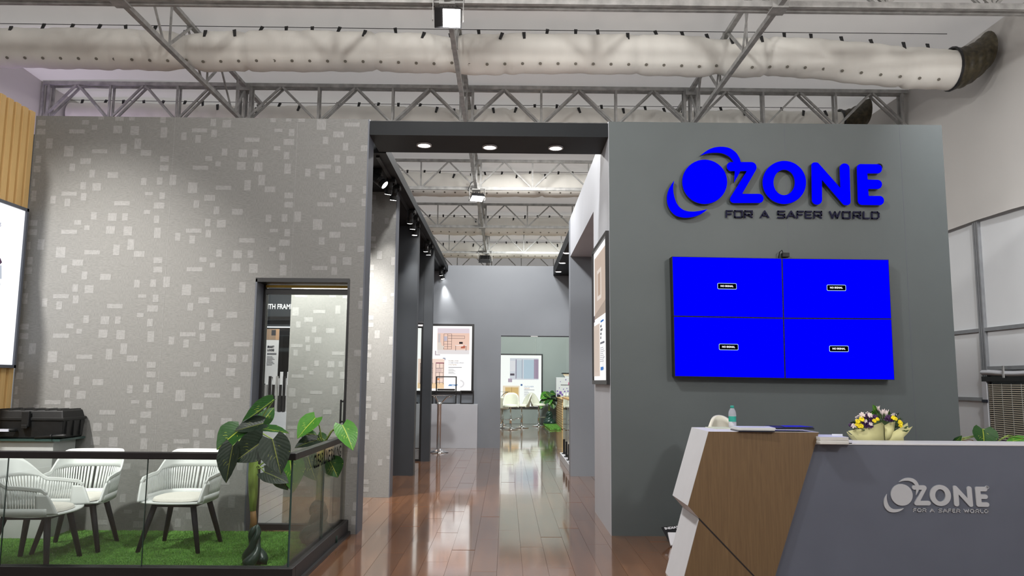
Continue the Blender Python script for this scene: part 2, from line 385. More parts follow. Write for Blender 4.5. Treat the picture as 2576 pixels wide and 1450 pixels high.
def text_mesh(txt, size, extrude=0.0, offset=0.0, align='CENTER', sx=1.0):
    cu = bpy.data.curves.new('t', 'FONT'); cu.body = txt; cu.size = size; cu.extrude = extrude; cu.offset = offset
    cu.align_x = align; cu.align_y = 'CENTER'; cu.resolution_u = 3
    o = bpy.data.objects.new('t', cu); COL.objects.link(o)
    dg = bpy.context.evaluated_depsgraph_get(); me = bpy.data.meshes.new_from_object(o.evaluated_get(dg))
    bpy.data.objects.remove(o); bpy.data.curves.remove(cu)
    me.materials.clear()
    return me
def text_on(name, txt, size, pos, ex, ez, m, parent, extrude=0.0, offset=0.0, align='CENTER', sx=1.0):
    """lettering laid on a plane: ex is the reading direction, ez the letters' up"""
    me = text_mesh(txt, size, extrude, offset, align)
    ex = Vector(ex).normalized(); ez = Vector(ez).normalized(); n = ex.cross(ez)
    off = rootloc(parent) if parent else Vector((0, 0, 0)); p0 = Vector(pos) - off
    for v in me.vertices: v.co = p0 + ex * (v.co.x * sx) + ez * v.co.y + n * v.co.z
    return obj(name, me, m, parent)
def fillet(pts, n=6):
    """closed 2D outline from (x, y, radius) corners"""
    out = []; N = len(pts)
    for i in range(N):
        p = Vector(pts[i][:2]); r = pts[i][2] if len(pts[i]) > 2 else 0
        if r <= 0: out.append(p); continue
        a = Vector(pts[i - 1][:2]) - p; b = Vector(pts[(i + 1) % N][:2]) - p
        la, lb = a.length, b.length; a /= la; b /= lb
        ang = math.acos(max(-1, min(1, a.dot(b)))); t = min(r / math.tan(ang / 2), la * 0.499, lb * 0.499); r2 = t * math.tan(ang / 2)
        bis = (a + b); bis = bis.normalized() if bis.length > 1e-6 else Vector((0, 0))
        c = p + bis * (r2 / math.sin(ang / 2)); s = p + a * t; e = p + b * t
        a0 = math.atan2(s.y - c.y, s.x - c.x); a1 = math.atan2(e.y - c.y, e.x - c.x); d = a1 - a0
        while d > math.pi: d -= 2 * math.pi
        while d < -math.pi: d += 2 * math.pi
        for k in range(n + 1):
            q = a0 + d * k / n; out.append(Vector((c.x + r2 * math.cos(q), c.y + r2 * math.sin(q))))
    return out
def smooth_closed(pts, n=4, sharp=()):
    """Catmull-Rom through a closed outline; indices in sharp keep a corner"""
    N = len(pts); P = [Vector(p) for p in pts]; out = []
    for i in range(N):
        p1, p2 = P[i], P[(i + 1) % N]
        p0 = P[i - 1] if i not in sharp else p1 * 2 - p2
        p3 = P[(i + 2) % N] if (i + 1) % N not in sharp else p2 * 2 - p1
        for k in range(n):
            t = k / n
            out.append(0.5 * ((2 * p1) + (p2 - p0) * t + (2 * p0 - 5 * p1 + 4 * p2 - p3) * t * t + (3 * p1 - p0 - 3 * p2 + p3) * t ** 3))
    return out
def sstep(a, b, x):
    t = max(0.0, min(1.0, (x - a) / (b - a))); return t * t * (3 - 2 * t)
# ------------------------------------------------------------------ key dimensions
YF = 7.8            # front plane of the stand
YB = 8.08           # back of the left front wall
ZT = 4.21           # top of the stand walls
XL = -4.92          # left end of the stand
XC = -1.46          # left side of the aisle
XR = 1.05           # right side of the aisle
XE = 4.55           # right end of the stand
YR = 17.75          # rear wall
YN = 27.9           # wall of the room behind
HC, HB = 6.4, 5.75  # tent ceiling, bottom chord of the trusses
XWL, XWR = -7.8, 6.75
TY = [4.15, 8.3, 12.47, 16.75, 21.0, 25.3, 29.6]   # cross trusses
TX = [-4.4, -0.7, 3.05]                            # long trusses

# ------------------------------------------------------------------ floor with single planks
floor = struct('floor', MB().box(XWL, XWR, -14, 34, -0.12, -0.006), 'floor')
PW, PL = 0.205, 1.25
pm = MB().box(0, PW - 0.003, 0, PL - 0.003, -0.006, 0.0).mesh('plank')
# bevelled top so that the joints read
def plank_mesh(w, l):
    e = 0.0009
    b = MB().hexa([(0, 0, -0.006), (w, 0, -0.006), (w, l, -0.006), (0, l, -0.006), (e, e, 0), (w - e, e, 0), (w - e, l - e, 0), (e, l - e, 0)])
    return b.mesh('plank')
pm = plank_mesh(PW, PL); pm.materials.append(M['plank'])
extra = MB(); npl = 0
cand = []
for ci in range(-26, 26):
    x0 = -0.06 + ci * PW
    st = ((ci * 0.37) % 1.0) * PL
    for k in range(0, 12):
        y0 = 4.3 + st + k * PL - PL
        if y0 + PL > YR + 1.2 or y0 < 4.0: continue
        xc, yc = x0 + PW / 2, y0 + PL / 2
        inaisle = -1.62 < xc < 1.12
        front = xc > -1.66 and xc < 1.9 and y0 < YF - 0.1
        if inaisle or front: cand.append((yc, x0, y0))
        elif -5.0 < xc < 4.8 and (yc > YB or xc > 1.5) and yc < YR: extra.hexa([(x0 + .001, y0, -0.006), (x0 + PW - .001, y0, -0.006), (x0 + PW - .001, y0 + PL - .002, -0.006), (x0 + .001, y0 + PL - .002, -0.006), (x0 + .002, y0 + .002, 0), (x0 + PW - .002, y0 + .002, 0), (x0 + PW - .002, y0 + PL - .003, 0), (x0 + .002, y0 + PL - .003, 0)])
cand.sort()
for yc, x0, y0 in cand[:300]:
    o = obj('plank', pm, None, floor, loc=(x0, y0, random.uniform(0, 0.0006)))
    o.rotation_euler = (random.uniform(-0.0012, 0.0012), random.uniform(-0.002, 0.002), 0)
ex = obj('side_planks', extra, 'floor', floor); ex['kind'] = 'stuff'

# ------------------------------------------------------------------ left front wall with a doorway
DX0, DX1, DZ = -2.55, -1.60, 2.515
w = MB()
w.box(XL, DX0, YF, YB, 0, ZT); w.box(DX1, XC, YF, YB, 0, ZT); w.box(DX0, DX1, YF, YB, DZ, ZT)
wall_fl = struct('wall_front_left', w, 'linen')
obj('edge_trim', MB().box(XC - 0.002, XC + 0.012, YF - 0.004, YB, 0, ZT), 'end_grey', wall_fl)
# printed lighter rectangles of the wallpaper (repeat unit measured in px of the picture, x3)
TILE = [(708,192,42,56),(847,199,64,60),(942,197,42,56),(591,243,54,36),(663,283,40,36),(840,298,66,60),(970,305,64,70),(532,316,118,32),
 (1000,408,50,80),(895,449,48,80),(481,472,70,82),(715,470,116,32),(1067,479,80,44),(614,549,82,46),(517,598,42,58),(671,645,42,60),
 (828,655,80,46),(1065,703,42,58),(610,740,42,58),(713,748,66,60),(509,803,116,32),(1110,796,60,26),(620,825,42,58),(392,850,40,60),
 (501,871,42,60),(912,873,116,34),(1105,938,50,32),(230,423,42,58),(329,413,50,80),(256,537,42,56),(238,613,80,48),(225,719,42,58),(238,822,50,80),(255,250,66,44),(258,321,66,44)]
K = YF / FPX * 1.015 / 2.995
p_ref = onY(847 / 2.995, 480 + 199 / 2.995, YF)
def motifs(x0, x1, z0, z1, y, skip=None, dx=0.0):
    b = MB()
    for i in range(-3, 5):
        for j in range(-6, 7):
            for (cx, cy, ww, hh) in TILE:
                x = p_ref.x + dx + (cx - 847 + 955 * i + 18 * j * 0) * K
                z = p_ref.z - (cy - 199 + 275 * i + 780 * j) * K
                a0, a1 = max(x0, x - ww * K / 2), min(x1, x + ww * K / 2); c0, c1 = max(z0, z - hh * K / 2), min(z1, z + hh * K / 2)
                if a1 - a0 < 0.02 or c1 - c0 < 0.02: continue
                if skip and a1 > skip[0] and a0 < skip[1] and c0 < skip[2]: continue
                b.quad((a0, y, c0), (a1, y, c0), (a1, y, c1), (a0, y, c1))
    return b
o = obj('wallpaper_print', motifs(XL + 0.02, XC, 0.05, ZT, YF - 0.0012, (DX0 - 0.01, DX1 + 0.01, DZ + 0.02)), 'linen_print', wall_fl); o['kind'] = 'stuff'
# faint seams of the wallpaper rolls
sm = MB()
for sx in (-3.475, -2.2):
    sm.box(sx, sx + 0.004, YF - 0.0016, YF, 2.54 if sx > DX0 else 0.02, ZT)
o = obj('wallpaper_seam', sm, 'linen_print', wall_fl); o['kind'] = 'stuff'

# door set in the doorway
door = sempty('door_1', ((DX0 + DX1) / 2, YB, 0))
obj('jamb', MB().box(DX0 - 0.004, DX0 + 0.012, YF - 0.006, YB, 0, DZ), 'end_grey', door)
obj('jamb', MB().box(DX0 + 0.012, DX0 + 0.045, YB - 0.07, YB, 0, DZ), 'black', door)
obj('jamb', MB().box(DX1 - 0.02, DX1 + 0.004, YF - 0.004, YB, 0, DZ), 'black', door)
obj('head_frame', MB().box(DX0 - 0.004, DX1, YF - 0.006, YB, DZ - 0.03, DZ + 0.012), 'black', door)
obj('gold_trim', MB().box(DX0 + 0.045, DX1 - 0.02, YB - 0.1, YB - 0.07, DZ - 0.064, DZ - 0.040), 'gold', door)
obj('track', MB().box(DX0 + 0.045, DX1 - 0.02, YB - 0.075, YB - 0.01, DZ - 0.13, DZ - 0.075), 'black', door)
obj('glass_leaf', MB().box(DX0 + 0.045, DX1 - 0.02, YB - 0.05, YB - 0.038, 0.055, DZ - 0.13), 'glass_door', door)
obj('sill', MB().box(DX0 + 0.012, DX1 - 0.02, YB - 0.09, YB - 0.01, 0.0, 0.055), 'black', door)
hx = DX1 - 0.06
hd = obj('pull_handle', MB().box(hx - 0.03, hx - 0.012, YB - 0.13, YB - 0.115, 1.06, 1.30), 'black', door, bevel=0.003)
obj('handle_mount', MB().box(hx - 0.03, hx + 0.01, YB - 0.115, YB - 0.05, 1.275, 1.29), 'black', hd)
obj('handle_mount', MB().box(hx - 0.03, hx + 0.01, YB - 0.115, YB - 0.05, 1.07, 1.085), 'black', hd)
obj('handle_back', MB().box(hx - 0.006, hx + 0.012, YB - 0.075, YB - 0.06, 1.06, 1.30), 'black', hd)

# ------------------------------------------------------------------ right front wall, its return, passage head and jamb
w = MB().box(XR, XE, YF, YF + 0.2, 0, ZT)
wall_fr = struct('wall_front_right', w, 'grey_wall')
jn = MB()
for px in (1972, 2262):
    p = onY(px, 320, YF)
    jn.box(p.x, p.x + 0.005, YF - 0.001, YF, 2.85 if px < 2000 else 0.02, ZT)
o = obj('board_joint', jn, M['end_grey'], wall_fr); o['kind'] = 'stuff'
YP0, YP1 = 9.2, 12.6
w = MB()
w.box(XR - 0.004, XR + 0.4, YF + 0.2, YP0, 0, ZT); w.box(XR - 0.004, XR, YF - 0.002, YF + 0.2, 0, ZT)
w.box(XR - 0.004, XR + 0.4, YP0, YP1, 3.56, ZT)
wall_sr = struct('wall_right_return', w, 'pale_wall')
obj('vent', MB().box(XR + 0.2, XR + 0.4, 9.9, 10.5, 3.553, 3.56), 'black', wall_sr)
w = MB().box(XR - 0.004, XR + 0.7, YP1, YP1 + 0.3, 0, ZT)
struct('wall_right_jamb', w, 'back_wall')
struct('wall_passage', MB().box(XR + 0.9, XR + 1.0, YF + 0.2, YP1 + 2, 0, ZT), 'pale_wall')
# ------------------------------------------------------------------ partitions along the left of the aisle
w = MB().box(-2.86, XC - 0.035, 10.2, 10.44, 0, 4.03)
pl = struct('wall_partition_linen', w, 'linen')
obj('edge_trim', MB().box(XC - 0.037, XC - 0.028, 10.195, 10.44, 0, 4.03), 'end_grey', pl)
o = obj('wallpaper_print', motifs(-2.84, XC - 0.04, 0.05, 4.0, 10.1988, None, 0.45), 'linen_print', pl); o['kind'] = 'stuff'
struct('wall_partition_charcoal', MB().box(-2.1, XC, 12.5, 12.72, 0, 4.03), 'charcoal')
struct('wall_partition_narrow', MB().box(-1.585, -1.42, 14.7, 14.9, 0, 4.03), 'charcoal')
struct('wall_above_glass', MB().box(-2.9, -1.585, 14.72, 14.88, 2.62, 4.03), 'charcoal')
dr = sempty('door_2', (-1.9, 14.76, 0))
for a in ((-1.625, -1.59, 0, 2.6), (-2.55, -2.515, 0, 2.6)): obj('stile', MB().box(a[0], a[1], 14.74, 14.78, a[2], a[3]), 'black', dr)
obj('bottom_rail', MB().box(-2.515, -1.625, 14.74, 14.78, 0, 0.035), 'black', dr)
obj('top_rail', MB().box(-2.515, -1.625, 14.74, 14.78, 2.5, 2.6), 'black', dr)
obj('patch_light', MB().box(-2.5, -1.60, 14.725, 14.74, 2.53, 2.565), 'white', dr)
obj('pane', MB().box(-2.515, -1.625, 14.755, 14.765, 0.035, 2.5), 'glass', dr)
# ------------------------------------------------------------------ rear wall with a wide glazed opening; room behind
OX0, OX1, OZ = -0.125, 2.3, 2.545
w = MB()
w.box(-5.2, OX0, YR, YR + 0.15, 0, 4.17); w.box(OX1, 4.8, YR, YR + 0.15, 0, 4.17); w.box(OX0, OX1, YR, YR + 0.15, OZ, 4.17)
struct('wall_rear', w, 'back_wall')
dr = sempty('door_3', (0.9, YR, 0))
obj('head_rail', MB().box(OX0, OX1, YR + 0.02, YR + 0.06, OZ - 0.022, OZ), 'end_grey', dr)
p = onY(1345, 851, YR)
obj('patch_fitting', MB().box(p.x - 0.09, p.x + 0.07, YR, YR + 0.02, OZ - 0.02, OZ - 0.003), 'steel', dr)
obj('glass_leaf', MB().box(OX0 + 0.005, OX1 - 0.005, YR + 0.036, YR + 0.046, 0.01, OZ - 0.022), 'glass_green', dr)
struct('wall_room_back', MB().box(-2.5, 5.0, YN, YN + 0.15, 0, 4.2), 'far_wall')
struct('wall_room_left', MB().box(-2.6, -2.5, YR + 0.15, YN, 0, 4.2), 'far_wall')
struct('wall_room_right', MB().box(5.0, 5.1, YR + 0.15, YN, 0, 4.2), 'far_wall')
# display wall behind the left front wall, seen through the door
struct('wall_display', MB().box(-5.2, -2.86, 12.6, 12.75, 0, 4.03), 'charcoal')
struct('wall_stand_left', MB().box(-5.2, -5.08, YB, YR, 0, 4.1), 'back_wall')
# ------------------------------------------------------------------ beams
bb = onZ(1240, 386, 4.045).y
fb = thing('entrance_beam', 'dark grey overhead beam bridging the entrance, with three round downlights', 'beam', (0, YF, 4.045))
obj('beam_body', MB().box(XC + 0.012, XR - 0.004, YF + 0.01, bb, 4.045, 4.195), 'beam', fb)
for px, py in ((1067, 364), (1232, 369), (1398, 371)):
    c = onZ(px, py, 4.045)
    t = thing('downlight', {1067: 'left round recessed downlight glowing under the entrance beam', 1232: 'middle round recessed downlight glowing under the entrance beam', 1398: 'right round recessed downlight glowing under the entrance beam'}[px], 'downlight', (c.x, c.y, 4.03), group='downlights under the entrance beam')
    obj('ring', MB().lathe([(0.066, 0.0), (0.082, 0.0), (0.082, 0.015), (0.066, 0.015)], seg=28, capb=False, capt=False), 'white', t, world=False)
    obj('lens', MB().lathe([(0.0005, 0.004), (0.068, 0.004), (0.068, 0.014), (0.0005, 0.014)], seg=28, capb=False, capt=False), 'lamp', t, world=False)
    spot_light('downlight_beam', (c.x, c.y, 4.01), (c.x, c.y, 0), 26, 95, 0.7, 0.06)
XB = -1.37
lb = thing('aisle_beam', 'long charcoal beam carrying track spotlights along the left of the aisle', 'beam', (XB, bb, 4.03))
obj('beam_body', MB().box(-2.0, XB, bb, YR, 4.035, 4.165), 'beam', lb)
obj('light_track', MB().box(-1.50, -1.46, bb + 0.1, YR - 0.02, 4.012, 4.035), 'black', lb)
rb = thing('side_beam', 'dark grey beam with three downlights beside the rear wall', 'beam', (1.2, 13, 3.95))
xs = onY(1392, 690, YR - 0.01).x
obj('beam_body', MB().box(xs, 1.75, YP1 + 0.3, YR, 3.95, 4.15), 'beam', rb)
for i, (px, py) in enumerate(((1426, 636), (1415, 661), (1405, 683))):
    c = onZ(px, py, 3.95)
    t = thing('downlight', ['nearest of three downlights under the beam by the rear wall', 'middle of three downlights under the beam by the rear wall', 'farthest of three downlights under the beam by the rear wall'][i], 'downlight', (c.x, c.y, 3.935), group='downlights by the rear wall')
    obj('ring', MB().lathe([(0.06, 0.0), (0.076, 0.0), (0.076, 0.015), (0.06, 0.015)], seg=20, capb=False, capt=False), 'white', t, world=False)
    obj('lens', MB().lathe([(0.0005, 0.004), (0.062, 0.004), (0.062, 0.014), (0.0005, 0.014)], seg=20, capb=False, capt=False), 'lamp', t, world=False)
    spot_light('downlight_beam', (c.x, c.y, 3.92), (c.x, c.y, 0), 30, 100, 0.7, 0.06)

# ------------------------------------------------------------------ tent hall shell
def ceil_fn(u, v):
    x = XWL + (XWR - XWL) * u; y = -14 + 48 * v
    # fabric bellies down a little between the trusses
    k = min(range(len(TY) - 1), key=lambda i: abs((TY[i] + TY[i + 1]) / 2 - y)) if TY[0] < y < TY[-1] else None
    s = 0.0
    if k is not None: s = 0.05 * math.sin(math.pi * (y - TY[k]) / (TY[k + 1] - TY[k])) if TY[k] <= y <= TY[k + 1] else 0
    return (x, y, HC + 0.03 + s + 0.012 * math.sin(x * 2.1 + y * 0.7))
struct('ceiling', MB().grid(ceil_fn, 40, 160), 'fabric', smooth=True)
struct('wall_hall_left', MB().box(XWL - 0.1, XWL, -14, 34, 0, HC + 0.1), 'side_fabric')
# right side of the hall: hanging fabric above aluminium-framed panels
pz = onX(2450, 566, XWR); zd = pz.z
def drape(u, v):
    y = -14 + 48 * u; z = HC + 0.08 + (zd - HC - 0.08) * v
    return (XWR - 0.02 - 0.10 * math.sin(math.pi * v) ** 2 - 0.06 * v * v + 0.01 * math.sin(y * 3) * v, y, z + 0.03 * math.sin(y * 1.3) * v)
whr = struct('wall_hall_right', MB().box(XWR, XWR + 0.1, -14, 34, 0, HC + 0.1), 'panel')
obj('fabric_drape', MB().grid(drape, 60, 14), 'side_fabric', whr, smooth=True)
yv = onX(2468, 700, XWR).y
zr1 = onX(2490, 829, XWR).z; zr2 = onX(2530, 926, XWR).z; zr3 = onX(2440, 1004, XWR).z
sea = MB()
for zz in (onX(2450, 347, XWR - 0.09).z,): sea.box(XWR - 0.118, XWR - 0.108, -14, 34, zz - 0.006, zz + 0.006)
obj('fabric_seam', sea, 'side_fabric', whr)
for i, yy in enumerate((yv, yv + 4.2, yv - 4.2)):
    for dx in (-0.045, 0.0, 0.045):
        obj('upright_profile', MB().box(XWR - 0.045, XWR, yy + dx - 0.017, yy + dx + 0.017, 0, zd + 0.02), 'alu', whr)
for y0, y1, zz in ((yv + 0.06, yv + 4.1, zr1), (yv - 4.1, yv - 0.06, zr1), (yv - 4.1, yv - 0.06, zr2), (yv + 0.06, yv + 4.1, zr3)):
    obj('cross_profile', MB().box(XWR - 0.035, XWR, y0, y1, zz - 0.025, zz + 0.025), 'alu', whr)
struct('wall_hall_entry', MB().box(XWL, XWR, -14.1, -14, 0, HC), 'side_fabric')
struct('wall_hall_far', MB().box(XWL, XWR, 34, 34.1, 0, HC), 'side_fabric')
# window with blinds in the hall's right wall
win = sempty('window_1', (XWR, yv - 1.5, 0.7))
yb1 = onX(2486, 966, XWR - 0.03).y; zt = onX(2486, 966, XWR - 0.03).z; zb = onX(2508, 1106, XWR - 0.03).z
obj('backing', MB().box(XWR - 0.012, XWR - 0.004, yv - 3.2, yb1 + 0.16, zb, zt + 0.12), 'print_navy', win)
obj('head_box', MB().box(XWR - 0.06, XWR - 0.004, yv - 3.2, yb1 + 0.1, zt + 0.03, zt + 0.10), 'black', win)
fo = MB().grid(lambda u, v: (XWR - 0.03 - 0.05 * math.sin(math.pi * v), yv - 3.2 + (yb1 + 0.1 - yv + 3.2) * u, zt + 0.10 + (zr2 - 0.03 - zt - 0.1) * v + 0.015 * math.sin(u * 14)), 24, 6)
obj('rolled_fabric', fo, 'white', win, smooth=True)
obj('side_post', MB().box(XWR - 0.06, XWR - 0.01, yb1 + 0.0, yb1 + 0.1, zb - 0.03, zt + 0.03), 'white', win)
obj('sill', MB().box(XWR - 0.07, XWR, yv - 3.2, yb1 + 0.1, zb - 0.06, zb - 0.01), 'alu', win)
sl = MB().box(XWR - 0.045, XWR - 0.022, 0, 3.0, 0, 0.013).mesh('blind_slat'); sl.materials.append(mat('blind_slat', srgb(205, 196, 176), 0.5))
n = 27
for i in range(n):
    o = obj('blind_slat', sl, None, win); o.location = Vector((0, yb1 - 3.02, zb + (zt - zb) * (i + 0.2) / n)) - win.location
for k in range(6):
    obj('blind_cord', MB().box(XWR - 0.048, XWR - 0.046, yb1 - 0.12 - k * 0.2, yb1 - 0.112 - k * 0.2, zb, zt), 'paper_edge', win)
obj('strap', MB().box(XWR - 0.09, XWR - 0.075, yb1 - 0.44, yb1 - 0.41, zt + 0.08, zt + 0.24), 'galv', win)
obj('strap', MB().box(XWR - 0.075, XWR - 0.055, yb1 - 0.01, yb1 + 0.1, zt - 0.26, zt - 0.22), 'print_navy', win)
# ------------------------------------------------------------------ trusses
def member(name, a, b, w, h, parent, up=(0, 0, 1)):
    return obj(name, MB().bar(a, b, w, h, up), 'galv', parent)
bays = [XWL + 0.05] + TX + [XWR - 0.05]
ordn = ['', 'nearest', 'second', 'third', 'fourth', 'fifth', 'sixth']
for ti, y in enumerate(TY):
    if ti == 0: continue
    t = thing('cross_truss', 'galvanised roof truss spanning the hall across, %s from the camera' % ordn[ti], 'truss', (0, y, HB), group='cross trusses under the tent roof')
    full = ti <= 2
    off = (-0.06, 0.06) if full else (0.0,)
    for dy in off:
        x0, x1 = (bays[0], bays[-1]) if full else (bays[0], bays[-1])
        member('top_chord', (x0, y + dy, HC - 0.02), (x1, y + dy, HC - 0.02), 0.05, 0.06, t)
        member('bottom_chord', (x0, y + dy, HB), (x1, y + dy, HB), 0.05, 0.07, t)
        for bi in range(len(bays) - 1):
            a, b = bays[bi], bays[bi + 1]
            if not full and bi in (0, 3): continue
            np_ = 3
            st = (b - a) / np_
            for k in range(np_):
                xb0, xm, xb1 = a + k * st, a + (k + 0.5) * st, a + (k + 1) * st
                r = 0.032
                member('diagonal', (xb0 + 0.03, y + dy, HB + 0.03), (xm - 0.015, y + dy, HC - 0.05), r, r, t, (0, 1, 0))
                member('diagonal', (xm + 0.015, y + dy, HC - 0.05), (xb1 - 0.03, y + dy, HB + 0.03), r, r, t, (0, 1, 0))
                member('post', (xb0, y + dy, HB), (xb0, y + dy, HC - 0.03), r, r, t, (0, 1, 0))
            member('post', (b - 0.1, y + dy, HB), (b - 0.1, y + dy, HC - 0.03), 0.04, 0.04, t, (0, 1, 0))
            member('post', (a + 0.1, y + dy, HB), (a + 0.1, y + dy, HC - 0.03), 0.04, 0.04, t, (0, 1, 0))
for li, x in enumerate(TX):
    t = thing('long_truss', 'galvanised roof truss running away along the hall, %s of three' % ['left', 'middle', 'right'][li], 'truss', (x, TY[1], HB), group='long trusses under the tent roof')
    for dx in (-0.0,):
        member('top_chord', (x, TY[0], HC - 0.04), (x, TY[-1], HC - 0.04), 0.07, 0.05, t)
        member('bottom_chord', (x, TY[0], HB), (x, TY[-1], HB), 0.06, 0.06, t)
    for k in range(len(TY) - 1):
        y0, y1 = TY[k], TY[k + 1]; d = y1 - y0; w = 0.03
        Lr = lambda f: y0 + d * f
        for fb_, ft in ((0.29, 0.46), (0.59, 0.75), (0.88, 1.0)):
            member('diagonal', (x, Lr(fb_), HB), (x, Lr(ft), HC - 0.05), w, w, t, (1, 0, 0))
        for fb_, ft in ((0.29, 0.18), (0.59, 0.46), (0.88, 0.75)):
            member('diagonal', (x - 0.03, Lr(fb_), HB), (x - 0.06, Lr(ft), HC - 0.05), w * 0.8, w * 0.8, t, (1, 0, 0))
        for fb_ in (0.29, 0.59, 0.88):
            member('post', (x + 0.03, Lr(fb_), HB), (x + 0.03, Lr(fb_), HC - 0.05), w * 0.8, w * 0.8, t, (1, 0, 0))
    for y in TY[1:]:
        obj('joint_plate', MB().box(x - 0.09, x + 0.09, y - 0.1, y + 0.1, HB - 0.05, HB + 0.05), 'galv', t)
        obj('joint_plate', MB().box(x - 0.09, x + 0.09, y - 0.1, y + 0.1, HC - 0.12, HC - 0.02), 'galv', t)

# ------------------------------------------------------------------ fabric air ducts
clip_me = MB().hexa([(-0.018, -0.006, -0.06), (0.018, -0.006, -0.06), (0.018, 0.006, -0.06), (-0.018, 0.006, -0.06), (-0.024, -0.006, 0.06), (0.024, -0.006, 0.06), (0.024, 0.006, 0.06), (-0.024, 0.006, 0.06)]).mesh('clip'); clip_me.materials.append(M['black'])
eye_me = MB().lathe([(0.003, 0.0), (0.022, 0.0), (0.022, 0.005), (0.003, 0.006)], seg=10).mesh('eyelet'); eye_me.materials.append(M['nozzle'])
def duct(y, x0, x1, r, label, seed, end=False, droop=0.0, detail=True):
    rnd = random.Random(seed)
    t = thing('fabric_duct', label, 'duct', (0, y, HC - 2 * r), group='fabric air ducts under the roof')
    wob = [rnd.uniform(0, 6.28) for _ in range(6)]
    def rad(x):
        k = 1.0
        for tx in TX: k -= 0.16 * math.exp(-((x - tx + 0.12) / 0.16) ** 2)
        return r * k
    def cz(x):
        z = HC - r - 0.01
        for tx in TX: z -= 0.03 * math.exp(-((x - tx) / 0.7) ** 2)
        if end: z -= droop * sstep(x1 - 2.4, x1, x)
        return z
    def cy(x): return y - (0.25 * sstep(x1 - 2.2, x1, x) if end else 0)
    n = int((x1 - x0) * 16)
    def fn(u, v):
        x = x0 + (x1 - x0) * u; a = 2 * math.pi * v; rr = rad(x)
        wr = 0.006 * math.sin(x * 9 + wob[0] + 2 * math.sin(a)) + 0.005 * math.sin(x * 23 + wob[1] + a) + 0.010 * math.sin(x * 2.3 + wob[2]) * math.cos(2 * a)
        pinch = sum(0.035 * math.exp(-((x - (x0 + 1.83 * k + wob[4] * 0.1)) / 0.03) ** 2) for k in range(1, 9))
        rr = rr + wr - pinch
        zz = math.cos(a) * rr
        if zz > 0: zz *= 0.92
        return (x, cy(x) + math.sin(a) * rr, cz(x) + zz)
    obj('duct_sleeve', MB().grid(fn, n, 28), 'duct', t, smooth=True)
    if detail:
        x = x0 + 0.2
        while x < x1 - 0.1:
            dn = 0.0 if rnd.random() < 0.72 else 1.0
            a = math.radians(62 - dn * 30); rr = rad(x)
            o = obj('clip', clip_me, None, t); o.location = Vector((x, cy(x) - math.cos(a) * (rr + 0.01), cz(x) + math.sin(a) * rr * 0.96)) - t.location
            o.rotation_euler = (-0.35, rnd.uniform(-0.3, 0.3), 0)
            x += 0.36 * rnd.uniform(0.85, 1.15)
        x = x0 + 0.1
        while x < x1 - 0.15:
            a = math.radians(-52); rr = rad(x) + 0.004
            o = obj('eyelet', eye_me, None, t); o.location = Vector((x, cy(x) - math.cos(a) * rr, cz(x) + math.sin(a) * rr)) - t.location
            o.rotation_euler = (math.radians(90 + 52), 0, 0)
            x += 0.245
    if end:
        def fe(u, v):
            a = 2 * math.pi * v; s = u
            rr = rad(x1) * (1.0 - 0.10 * s) * (1 + 0.03 * math.sin(s * 26))
            return (x1 - 0.02 + 0.46 * s, cy(x1) + math.sin(a) * rr - 0.05 * s, cz(x1) + math.cos(a) * rr + 0.25 * s * s)
        obj('flexible_collar', MB().grid(fe, 20, 22), mat('dark_flexible_hose', (0.05, 0.04, 0.02), 0.5, var=0.5, scale=20), t, smooth=True)
        obj('collar_strap', MB().tube([(x1 - 0.03 + 0.004 * k, cy(x1) + math.sin(2 * math.pi * k / 24) * (rad(x1) + 0.004), cz(x1) + math.cos(2 * math.pi * k / 24) * (rad(x1) + 0.004)) for k in range(0, 1)] +
            [(x1 - 0.03, cy(x1) + math.sin(2 * math.pi * k / 24) * (rad(x1) + 0.004), cz(x1) + math.cos(2 * math.pi * k / 24) * (rad(x1) + 0.004)) for k in range(1, 25)], 0.018, 6), 'black', t)
    obj('hanging_wire', MB().tube([(x0, y - r * 0.55, HC - 0.02), ((x0 + x1) / 2, y - r * 0.55, HC - 0.035), (x1, y - r * 0.55, HC - 0.02)], 0.005, 5), 'black', t)
    return t
duct(10.4, XWL + 0.05, XWR - 0.62, 0.285, 'cream fabric air duct nearest the camera, full length in view', 3, True, 0.28)
duct(13.35, XWL + 0.05, XWR - 0.9, 0.27, 'cream fabric air duct just above the stand walls behind the second truss', 5, True, 0.10)
for i, y in enumerate((17.75, 22.6, 26.9)):
    duct(y, -5.0, 4.5, 0.285, ['cream fabric air duct framed by the entrance opening, behind the third truss', 'cream fabric air duct under the fourth truss, seen through the entrance', 'farthest cream fabric air duct above the rear wall'][i], 11 + i, False, 0, True)

